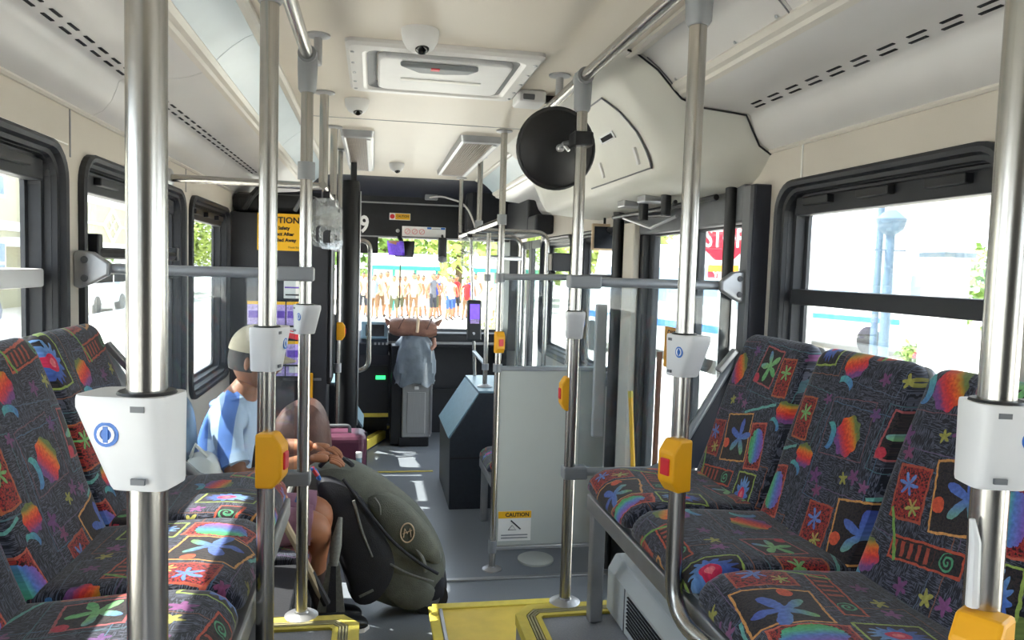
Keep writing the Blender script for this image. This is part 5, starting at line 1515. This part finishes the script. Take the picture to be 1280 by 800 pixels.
for pts, r_, m_, nm in (([(-.36, 3.50, .698), (-.264, 3.48, .571), (-.128, 3.485, .397), (-.009, 3.49, .292), (.09, 3.50, .228)], .008, 'packblack', 'zip'),
                        ([(-.215, 3.487, .609), (-.19, 3.485, .575), (-.187, 3.485, .529)], .005, 'strapgrey', 'zip'),
                        ([(-.16, 3.50, .30), (-.05, 3.49, .235), (.07, 3.50, .19)], .006, 'strapgrey', 'zip'),
                        ([(-.59, 3.60, .66), (-.62, 3.50, .58), (-.56, 3.48, .50), (-.47, 3.52, .44)], .016, 'strapgrey', 'shoulder_strap'),
                        ([(-.47, 3.60, .735), (-.43, 3.56, .785), (-.36, 3.56, .78), (-.32, 3.60, .735)], .012, 'packblack', 'top_handle'),
                        ([(-.05, 3.51, .40), (.02, 3.50, .30), (.03, 3.50, .24)], .010, 'strapgrey', 'compression_strap'),
                        ([(-.31, 3.485, .60), (-.27, 3.48, .45), (-.22, 3.485, .33)], .007, 'strapgrey', 'compression_strap')):
    MB().tube(fillet(pts, .06, 4), r_, 8).build(nm, MT[m_], t)
whl = MB().tube([(.062, 3.56, .085), (.062, 3.80, .085)], .085, 22).build('wheel', MT['black'], t)
MB().tube([(.062, 3.552, .085), (.062, 3.562, .085)], .045, 18).build('wheel_hub', MT['greypost'], whl)
pillow([(-.02, .03), (.03, .18), (.13, .22), (.155, .12), (.12, .03)], 3.68, .13, 'wheel_guard', MT['packblack'], t)
ec = Vector((-.060, 3.491, .436))
MB().tube([ec + Vector((math.cos(a) * .032, 0, math.sin(a) * .046)) for a in [2 * math.pi * k / 24 for k in range(25)]], .0035, 6).build('emblem_ring', MT['beige_frame'], fp)
MB().tube([ec + Vector((-.018, 0, -.022)), ec + Vector((-.012, 0, .020)), ec + Vector((0, 0, -.004)), ec + Vector((.012, 0, .020)), ec + Vector((.018, 0, -.022))], .0032, 6).build('emblem_mark', MT['beige_frame'], fp)
MB().tube([ec + Vector((-.022, 0, -.005)), ec + Vector((.022, 0, .012))], .0022, 6).build('emblem_stroke', MT['beige_frame'], fp)
MB().obox((-.245, 3.484, .155), (.07, .004, .012), (0, R(-25), 0)).build('printed_mark', MT['strapgrey'], t)

t = thing('luggage_strap', (-.42, 3.25, .24), 'dark hanging luggage strap with grey buckle beside knee', 'strap')
MB().add([(-.405, 3.17, .43), (-.358, 3.17, .43), (-.332, 3.15, .225), (-.448, 3.15, .23), (-.405, 3.182, .43), (-.358, 3.182, .43), (-.332, 3.162, .225), (-.448, 3.162, .23)],
         [(0, 1, 2, 3), (7, 6, 5, 4), (0, 4, 5, 1), (1, 5, 6, 2), (2, 6, 7, 3), (3, 7, 4, 0)]).build('flap', MT['strapgrey'], t)
MB().add([(-.392, 3.162, .42), (-.372, 3.162, .42), (-.368, 3.144, .23), (-.408, 3.144, .23), (-.392, 3.168, .42), (-.372, 3.168, .42), (-.368, 3.15, .23), (-.408, 3.15, .23)],
         [(0, 1, 2, 3), (7, 6, 5, 4), (0, 4, 5, 1), (1, 5, 6, 2), (2, 6, 7, 3), (3, 7, 4, 0)]).build('webbing', MT['packblack'], t)
MB().tube([(-.382, 3.175, .42), (-.375, 3.19, .50), (-.36, 3.25, .60)], [.02, .026, .01], 10).build('knot', MT['strapgrey'], t)
t = thing('white_strap', (-.50, 3.08, .3), 'pale cloth strap hanging past the mauve shorts', 'strap')
MB().tube(fillet([(-.60, 3.07, .74), (-.575, 3.05, .66), (-.52, 3.06, .55), (-.45, 3.09, .38), (-.41, 3.11, .28)], .05, 5), [.012] + [.016] * 18 + [.008], 8).build('ribbon', MT['cap'], t)
MB().tube([(-.47, 3.085, .43), (-.405, 3.11, .285)], .018, 8).build('dark_end', MT['packblack'], t)
MB().ball((-.585, 3.05, .735), (.03, .025, .05), 12, 8).build('pink_knot', MT['skinpale'], t)
t = thing('blue_cord', (-.5, 3.2, .85), 'blue and pink lanyard cord on the backpack handle', 'cord')
MB().tube(fillet([(-.53, 3.10, .72), (-.50, 3.10, .82), (-.465, 3.12, .862), (-.44, 3.14, .80), (-.46, 3.3, .76)], .05, 5), .007, 8).build('cord', MT['blueicon'], t)
MB().tube([(-.47, 3.12, .855), (-.45, 3.13, .82)], .009, 8).build('pink_end', MT['red'], t)
# soft things around the man
t = thing('cloth_bundle', (-.88, 2.95, .5), 'crumpled white cloth bag beside the seated man', 'bag')
pillow([(-.94, .50), (-.95, .88), (-.90, .965), (-.83, .955), (-.79, .88), (-.78, .50)], 2.99, .07, 'bag_body', MT['trimwhite'], t)
MB().tube([(-.90, 2.95, .95), (-.88, 2.93, 1.0), (-.84, 2.95, .95)], .008, 6).build('bag_handle', MT['trimwhite'], t)
t = thing('grey_rucksack', (-1.0, 3.02, .5), 'blue-grey rucksack with neon yellow strip behind the man', 'rucksack')
pillow([(-1.08, .50), (-1.09, 1.10), (-1.02, 1.19), (-.93, 1.17), (-.90, 1.0), (-.90, .50)], 3.04, .09, 'sack', MT['bluesteel'], t)
MB().tube([(-.955, 2.94, 1.12), (-.945, 2.935, 1.05), (-.925, 2.94, .97)], .011, 8).build('neon_strip', MT['leaf2'], t)
t = thing('brown_bag', (-.60, 4.15, .42), 'dark brown rounded leather bag before the wheel box', 'bag')
pillow([(-.80, .02), (-.82, .62), (-.74, .88), (-.60, .965), (-.50, .93), (-.44, .74), (-.44, .02)], 4.22, .15, 'bag_body', MT['brownbag'], t)
t = thing('suitcase', (-.43, 4.52, 0), 'plum hard suitcase standing behind the backpack', 'suitcase')
MB().box(-.60, -.262, 4.40, 4.64, .04, .70).build('case_shell', MT['magenta'], t, bevel=.045, seg=4)
for x in (-.56, -.30):
    for y in (4.44, 4.60): MB().tube([(x - .015, y, .022), (x + .015, y, .022)], .022, 10).build('wheel', MT['black'], t)
MB().tube(fillet([(-.50, 4.48, .695), (-.50, 4.48, .74), (-.36, 4.48, .74), (-.36, 4.48, .695)], .03, 4), .011, 8).build('handle', MT['greypost'], t)
MB().box(-.605, -.258, 4.516, 4.524, .05, .69).build('seam_zip', MT['packblack'], t)
t = thing('bottle', (-.345, 3.9, .0), 'pale bottle in clear plastic beside the plum suitcase', 'bottle')
MB().lathe([(.035, 0), (.037, .02), (.037, .50), (.03, .55), (.016, .58), (.016, .62)], (-.30, 4.20, 0.0), seg=16).build('bottle_body', MT['wheeltop'], t)
MB().lathe([(.018, 0), (.018, .03)], (-.30, 4.20, .62), seg=14).build('bottle_cap', MT['whiteplastic'], t)

# ================================================================== OUTSIDE
GZ = -.36
gr = structure('floor_street')
MB().box(-90, 90, -60, 110, GZ - .2, GZ).build('pavement', MT['asphalt'], gr)
for i, (x0, x1) in enumerate(((-9.6, -9.3), (6.0, 6.3))):
    MB().box(x0, x1, -40, 60, GZ, GZ + .12).build('kerb', MT['trimwhite'], gr)

# crowd
def crowd_mesh(v):
    r_ = random.Random(v)
    sw = r_.uniform(-.06, .06); st_ = r_.uniform(.09, .16); ab = r_.uniform(.0, .12)
    J = [((0, 0, .92), .125), ((0, 0, 1.12), .115), ((0, 0, 1.34), (.15, .11)), ((0, 0, 1.46), .07), ((0, 0, 1.53), .05),
         ((-.19, 0, 1.38), .055), ((-.25 - ab, sw, 1.12), .042), ((-.22 - ab, -.10 + sw, .90), .032), ((-.21 - ab, -.13 + sw, .82), .034),
         ((.19, 0, 1.38), .055), ((.25 + ab * .5, -sw, 1.12), .042), ((.20, -.16, .98), .032), ((.16, -.20, .96), .034),
         ((-.09, 0, .86), .085), ((-st_ * .7, -.02, .48), .06), ((-st_, .03, .09), .042), ((-st_, -.12, .04), .035),
         ((.09, 0, .86), .085), ((st_ * .7, -.02, .48), .06), ((st_, .03, .09), .042), ((st_, -.12, .04), .035)]
    E_ = [(0, 1), (1, 2), (2, 3), (3, 4), (3, 5), (5, 6), (6, 7), (7, 8), (3, 9), (9, 10), (10, 11), (11, 12), (0, 13), (13, 14), (14, 15), (15, 16), (0, 17), (17, 18), (18, 19), (19, 20)]
    M_ = [1, 1, 1, 0, 1, 0, 0, 0, 1, 0, 0, 0, 2, 2, 0, 3, 2, 2, 0, 3]
    body = skin_mesh(J, E_, 0, 1, M_)
    hd = head_mesh((0, -.01, 1.63), R(-90), 1.0, 0, 0, 3)
    return join_meshes('body', [body, hd], [MT['skin'], MT['paper'], MT['charcoal'], MT['hair']])
crowd_me = [crowd_mesh(i) for i in range(4)]
TOPS = {'white': '#c9c6c0', 'cream': '#b09c7e', 'ivory': '#bdb097', 'pale grey': '#8d9096', 'red': '#a01a1c', 'blue': '#2c3f8c', 'pale blue': '#6f86ad', 'grey': '#54565c', 'salmon': '#a85a42', 'green': '#4d6040'}
BOTS = {'tan': '#6e5238', 'blue': '#33508a', 'dark': '#2a2c33', 'white': '#b4b4ae', 'olive': '#4c4e36'}
cm = {('t', k): pmat('top_' + k.replace(' ', '_'), v, .85, var=.06) for k, v in TOPS.items()}
cm.update({('b', k): pmat('bottom_' + k, v, .85, var=.06) for k, v in BOTS.items()})
crowd = [(-.95, 'white', 'dark'), (-.62, 'ivory', 'dark'), (-.42, 'salmon', 'tan'), (-.18, 'pale blue', 'tan'), (.05, 'cream', 'tan'), (.32, 'white', 'white'), (.55, 'white', 'olive'), (.80, 'cream', 'olive'), (1.05, 'white', 'tan'), (1.30, 'ivory', 'tan'), (1.52, 'cream', 'white'), (1.80, 'ivory', 'white'), (2.05, 'grey', 'dark'), (2.22, 'blue', 'olive'), (2.40, 'pale grey', 'tan'), (2.68, 'white', 'blue'), (2.92, 'ivory', 'blue'), (3.16, 'red', 'dark'), (3.38, 'red', 'tan'), (3.62, 'blue', 'tan'), (3.95, 'pale grey', 'white'), (4.55, 'pale blue', 'white'), (4.85, 'ivory', 'olive'), (5.4, 'salmon', 'white')]
seen = {}
for i, (x, a, b_) in enumerate(crowd):
    y = 28.9 + (0, 1.1, 2.1)[i % 3] + rnd.uniform(-.15, .15)
    xx = -.2 + (x + .2) * .99
    t = thing('person', (xx, y, GZ), '', 'person', 'people waiting in front of the windscreen', rnd.uniform(-.7, .7))
    o = D.objects.new('body', crowd_me[i % 4]); COL.objects.link(o); o.parent = t
    s_ = rnd.uniform(.95, 1.06); o.scale = (s_, s_, s_)
    for k, m_ in ((1, cm[('t', a)]), (2, cm[('b', b_)])):
        o.material_slots[k].link = 'OBJECT'; o.material_slots[k].material = m_
    t['label'] = 'person in %s top and %s bottoms waiting before teal shelters' % (a, b_)

# shelters, trees
def shelter(x0, x1, y, label):
    t = thing('bus_shelter', ((x0 + x1) / 2, y, GZ), label, 'shelter')
    MB().prism([(y - 1.0, 1.62), (y - 1.05, 1.72), (y - .2, 2.25), (y + 1.0, 2.3), (y + 1.0, 1.7)], 'x', x0, x1).build('roof', MT['trimwhite'], t)
    MB().box(x0 - .05, x1 + .05, y - 1.08, y - 1.0, 1.52, 1.72).build('fascia', MT['teal'], t)
    n = 4
    for k in range(n):
        x = x0 + .1 + (x1 - x0 - .2) * k / (n - 1)
        MB().tube([(x, y - .9, GZ), (x, y - .9, 1.7)], .06, 8).build('post', MT['teal'], t)
    MB().box(x0 + .1, x1 - .1, y + .9, y + .95, GZ + .4, 1.6).build('back_panel', MT['siding'], t)
    return t
shelter(-.4, 2.75, 36, 'long teal shelter with white roof behind the crowd')
shelter(4.4, 7.4, 36, 'shorter teal shelter beside the gap in the crowd')

def crown_mesh(seed, n, rad, size):
    r_ = random.Random(seed); mb = MB()
    for i in range(n):
        d = Vector((r_.gauss(0, 1), r_.gauss(0, 1), r_.gauss(0, 1))).normalized()
        lump = 1 + .22 * math.sin(d.x * 5 + seed) * math.cos(d.y * 4) + .15 * math.sin(d.z * 7)
        p = Vector((d.x * rad[0], d.y * rad[1], d.z * rad[2])) * lump * (r_.random() ** .35)
        u = Vector((r_.gauss(0, 1), r_.gauss(0, 1), r_.gauss(0, .6))).normalized(); w = u.cross(d).normalized() if abs(u.dot(d)) < .95 else u.orthogonal().normalized()
        s_ = size * r_.uniform(.6, 1.3)
        mb.add([p - u * s_, p + w * s_ * .5, p + u * s_, p - w * s_ * .5], [(0, 1, 2, 3)])
    me = D.meshes.new('foliage'); me.from_pydata([tuple(v) for v in mb.v], [], mb.f)
    return me
CR = [crown_mesh(1, 2600, (2.6, 2.4, 2.3), .20), crown_mesh(2, 2600, (2.3, 2.3, 2.8), .20)]
CRm = []
for m_ in ('leaf', 'leaf2'):
    for c in CR:
        c2 = c.copy(); c2.materials.append(MT[m_]); CRm.append(c2)
def tree(x, y, h, s_, k, label):
    t = thing('tree', (x, y, GZ), label, 'tree')
    MB().tube([(x, y, GZ), (x + .08 * s_, y, GZ + h * .4), (x, y, GZ + h * .75)], [.16 * s_, .12 * s_, .05 * s_], 8).build('trunk', MT['bark'], t)
    o = D.objects.new('foliage', CRm[k]); COL.objects.link(o); o.parent = t
    o.location = (0, 0, h * .72); o.scale = (s_, s_, s_); o['kind'] = 'stuff'
    return t
for i, (x, y, h, s_, k, l) in enumerate(((-4.6, 43, 6.0, 1.4, 0, 'broad green tree beyond the end of the long teal shelter'), (.2, 52, 7.6, 1.9, 1, 'tall green tree straight above the long teal shelter'), (4.6, 44, 6.8, 1.6, 2, 'yellow-green tree between the two teal shelters'),
                                        (10.2, 52, 6.8, 1.7, 3, 'yellow-green tree above the shorter teal shelter'), (13.5, 43, 6.0, 1.5, 2, 'round yellow-green tree past the shorter shelter'), (-17.5, 50, 7.5, 1.7, 0, 'green tree at the end of the pale house'), (-11.5, 50, 4.6, .9, 3, 'small yellow-green street tree past the pale house'))):
    tree(x, y, h, s_, k, l)
t = thing('shrub', (3.4, 22.0, GZ), 'low yellow-green shrub on pavement before the crowd', 'shrub')
me = crown_mesh(5, 300, (.55, .5, .3), .07); me.materials.append(MT['leaf2'])
o = D.objects.new('foliage', me); COL.objects.link(o); o.parent = t; o.location = (0, 0, .35); o['kind'] = 'stuff'
MB().tube([(3.4, 22.0, GZ), (3.4, 22.0, GZ + .3)], .03, 6).build('stem', MT['bark'], t)

# stop sign beside the exit door
t = thing('stop_sign', (4.60, 9.9, GZ), 'red octagonal STOP sign with orange plate outside exit door', 'sign')
N = Vector((4.60 + .238, 9.9, 2.05 - 1.686)); N.z = 0
ang = math.atan2(N.x, N.y)
rz = Matrix.Rotation(-ang, 3, 'Z')
def SG(a, d, z): return Vector((4.60, 9.9, 0)) + rz @ Vector((a, d, 0)) + Vector((0, 0, z))
def sgn_prism(poly, d0, d1, nm, mat):
    n = len(poly); vs = [SG(a, d0, z) for a, z in poly] + [SG(a, d1, z) for a, z in poly]
    MB().add(vs, [tuple(range(n)), tuple(range(2 * n - 1, n - 1, -1))] + [(i, (i + 1) % n, n + (i + 1) % n, n + i) for i in range(n)]).build(nm, mat, t)
oc = [(math.cos(R(22.5 + 45 * k)), math.sin(R(22.5 + 45 * k))) for k in range(8)]
ZS = 2.205; RS = .338
sgn_prism([(a * RS, ZS + b_ * RS) for a, b_ in oc], 0, .02, 'border', MT['signwhite'])
sgn_prism([(a * RS * .95, ZS + b_ * RS * .95) for a, b_ in oc], -.006, 0, 'face', MT['stopred'])
text_mesh('lettering', 'STOP', .37, MT['signwhite'], t, SG(0, -.012, ZS), (R(90), 0, -ang), bold=.006, sx=.60)
sgn_prism([(-.21, ZS - .545), (-.21, ZS - .365), (.21, ZS - .365), (.21, ZS - .545)], -.02, -.008, 'orange_plate', MT['signorange'])
sgn_prism([(-.21, ZS - .545), (-.21, ZS - .46), (.21, ZS - .46), (.21, ZS - .545)], -.026, -.02, 'red_band', MT['stopred'])
text_mesh('lettering', 'YIELD', .10, MT['signwhite'], t, SG(0, -.03, ZS - .503), (R(90), 0, -ang), bold=.004)
MB().tube([SG(0, .03, GZ), SG(0, .03, ZS)], .03, 8).build('post', MT['alu'], t)

# white shuttle bus behind the sign
def shuttle(x, y, label, rz_):
    t = thing('shuttle_bus', (x, y, GZ), label, 'vehicle', None)
    body = [(-3.0, .35), (-3.0, 2.5), (-2.8, 2.7), (2.2, 2.7), (2.6, 1.5), (3.4, 1.3), (3.5, .35)]
    MB().prism([(b_, z) for b_, z in body], 'x', -1.1, 1.1).build('body', MT['vehwhite'], t, bevel=.05, local=True)
    for k in range(4):
        y0 = -2.7 + k * 1.15
        for xs in (-1.105, 1.085): MB().box(xs, xs + .02, y0, y0 + .95, 1.45, 2.2).build('side_window', MT['pane'], t, local=True)
    MB().box(-.9, .9, -3.02, -2.98, 1.4, 2.2).build('rear_window', MT['pane'], t, local=True)
    for yy in (-2.0, 2.4):
        for xs in (-1.12, .9): MB().tube([(xs, yy, .4), (xs + .22, yy, .4)], .4, 18).build('wheel', MT['black'], t, local=True)
    MB().box(-1.115, -1.095, -2.9, 3.0, .9, 1.05).build('stripe', MT['blueicon'], t, local=True)
    t.rotation_euler = (0, 0, rz_)
    return t
shuttle(7.0, 16.8, 'white shuttle bus parked behind the STOP sign', R(12))
shuttle(13.6, 20.5, 'white van beside the pale canopy seen through the big window', R(15))

# pale pavilion outside the big window
t = thing('pavilion', (9.5, 9.0, GZ), 'white canopy building with columns outside big window', 'building')
MB().box(7.6, 13.0, 2.0, 10.4, 2.62, 2.95).build('fascia', MT['trimwhite'], t, bevel=.03)
MB().prism([(7.0, 2.95), (10.2, 4.6), (13.4, 2.95)], 'y', 1.8, 10.7).build('roof', MT['trimwhite'], t)
for (x, y) in ((8.0, 9.7), (8.0, 6.2), (8.0, 2.7), (12.4, 9.7)):
    MB().box(x - .22, x + .22, y - .22, y + .22, GZ, 2.62).build('column', MT['trimwhite'], t, bevel=.02)
    MB().box(x - .26, x + .26, y - .26, y + .26, 2.05, 2.12).build('column_band', MT['bluesteel'], t)
t = thing('sign_board', (7.55, 7.0, 2.7), 'blue sign board with yellow mark on white canopy', 'sign')
MB().box(7.52, 7.57, 6.55, 7.35, 2.66, 2.93).build('board', MT['blueicon'], t)
MB().box(7.50, 7.53, 6.65, 6.85, 2.72, 2.88).build('yellow_mark', MT['stopyellow'], t)
t = thing('railing', (7.4, 7.2, GZ), 'white picket railing below the white canopy', 'railing')
for z in (GZ + .25, GZ + 1.35): MB().box(7.38, 7.42, 4.5, 9.4, z, z + .06).build('rail_bar', MT['trimwhite'], t)
for k in range(30): MB().box(7.385, 7.415, 4.55 + k * .165, 4.59 + k * .165, GZ, GZ + 1.36).build('picket', MT['trimwhite'], t)
for (x, y, h, l) in ((6.6, 9.1, 2.3, 'blue-grey lamp post with lantern before the white canopy'), (9.6, 13.4, 6.0, 'tall thin blue-grey pole beyond the white canopy')):
    t = thing('lamp_post', (x, y, GZ), l, 'lamp post')
    MB().tube([(x, y, GZ), (x, y, GZ + .5), (x, y, h)], [.10, .07, .06], 12).build('shaft', MT['bluesteel'], t)
    if h < 4:
        MB().tube([(x - .25, y, h - .2), (x + .25, y, h - .2)], .012, 6).build('cross_arm', MT['bluesteel'], t)
        MB().lathe([(.06, 0), (.16, .08), (.20, .22), (.06, .34)], (x, y, h), seg=12).build('lantern', MT['bluesteel'], t)
tree(12.5, 12.5, 2.9, .55, 0, 'leafy green tree behind the white canopy columns')
t = thing('planter', (9.4, 12.0, GZ), 'grey planter with red flowers beyond the white canopy', 'planter')
MB().box(9.15, 9.65, 11.7, 12.3, GZ, GZ + .6).build('tub', MT['greyplastic'], t, bevel=.03)
me = crown_mesh(9, 200, (.3, .3, .2), .07); me.materials.append(MT['leaf']); o = D.objects.new('foliage', me); COL.objects.link(o); o.parent = t; o.location = (0, 0, .75); o['kind'] = 'stuff'
for k in range(6): MB().ball((9.2 + .07 * k, 11.72 + .03 * (k % 3), GZ + .74 + .04 * (k % 2)), .045, 8, 5).build('flower', MT['red'], t)

# house across the street on the window side
t = thing('house', (-16, 30, GZ), 'pale sided house with white trim and lattice gable across the street', 'building')
MB().box(-22, -14, 12, 42, GZ, 6.2).build('wall', MT['siding'], t)
MB().prism([(-22.6, 6.2), (-18, 9.2), (-13.4, 6.2)], 'y', 11.5, 42.5).build('roof', MT['greyplastic'], t)
MB().box(-14.02, -13.85, 12, 42, 2.6, 2.95).build('white_band', MT['trimwhite'], t)
for y in range(14, 42, 4):
    for z in (.6, 3.9):
        f_ = MB().box(-14.0, -13.9, y - .1, y + 1.5, z - .1, z + 1.7).build('window_frame', MT['trimwhite'], t)
        for a in (0, 1):
            for b2 in (0, 1):
                MB().box(-13.92, -13.88, y + .02 + a * .72, y + .66 + a * .72, z + .02 + b2 * .8, z + .7 + b2 * .8).build('pane', MT['pane'], f_)
MB().box(-14, -12.2, 31.5, 42, 2.0, 2.35).build('beam', MT['trimwhite'], t)
MB().box(-12.6, -12.2, 33.6, 41.8, 2.35, 4.0).build('gable_wall', MT['siding'], t)
MB().box(-12.7, -12.15, 33.2, 42.2, 4.0, 4.35).build('eave', MT['trimwhite'], t)
for y in (31.8, 35.8, 39.6): MB().box(-12.55, -12.25, y - .15, y + .15, GZ, 2.0).build('porch_post', MT['trimwhite'], t)
cy_, cz_ = 37.8, 3.15
dm = [(0, .75), (1.1, 0), (0, -.75), (-1.1, 0)]
for k in range(4):
    a, b_ = dm[k], dm[(k + 1) % 4]
    MB().tube([(-12.15, cy_ + a[0], cz_ + a[1]), (-12.15, cy_ + b_[0], cz_ + b_[1])], .07, 6).build('diamond_bar', MT['trimwhite'], t)
for k in (-.5, 0, .5):
    MB().tube([(-12.15, cy_ + k - .55, cz_ + k * .68 + .375), (-12.15, cy_ + k + .55, cz_ + k * .68 - .375)], .03, 6).build('lattice_bar', MT['trimwhite'], t)
    MB().tube([(-12.15, cy_ + k - .55, cz_ - k * .68 - .375), (-12.15, cy_ + k + .55, cz_ - k * .68 + .375)], .03, 6).build('lattice_bar', MT['trimwhite'], t)
for p, q_ in (((cy_, cz_ + .75), (cy_, 4.0)), ((cy_, cz_ - .75), (cy_, 2.35)), ((cy_ - 1.1, cz_), (33.6, cz_)), ((cy_ + 1.1, cz_), (41.8, cz_))):
    MB().tube([(-12.15, *p), (-12.15, *q_)], .06, 6).build('gable_bar', MT['trimwhite'], t)

def car(x, y, col, label):
    t = thing('car', (x, y, GZ), label, 'car')
    side = [(-2.1, .35), (-2.15, .75), (-1.9, .92), (-1.3, 1.0), (-.8, 1.42), (.7, 1.45), (1.35, 1.02), (2.0, .92), (2.15, .6), (2.1, .35)]
    MB().prism(side, 'x', -.85, .85).build('body', col, t, bevel=.06, local=True)
    MB().prism([(-1.2, 1.02), (-.76, 1.36), (-.05, 1.38), (-.05, 1.02)], 'x', -.86, .86).build('rear_glass', MT['pane'], t, local=True)
    MB().prism([(.02, 1.02), (.02, 1.38), (.66, 1.38), (1.22, 1.04)], 'x', -.86, .86).build('front_glass', MT['pane'], t, local=True)
    for yy in (-1.35, 1.35):
        for xs in (-.88, .68): MB().tube([(xs, yy, .33), (xs + .2, yy, .33)], .33, 18).build('wheel', MT['black'], t, local=True)
    return t
car(-10.6, 19.6, pmat('dark_blue_paint', '#46526a', .3, var=.03), 'dark blue car parked before the pale house')
car(-10.8, 30.5, pmat('white_paint', '#dfe0e2', .3, var=.03), 'white car parked near the porch gable')

# shaded top-hat: nothing else; the rest of the light is the sky and sun
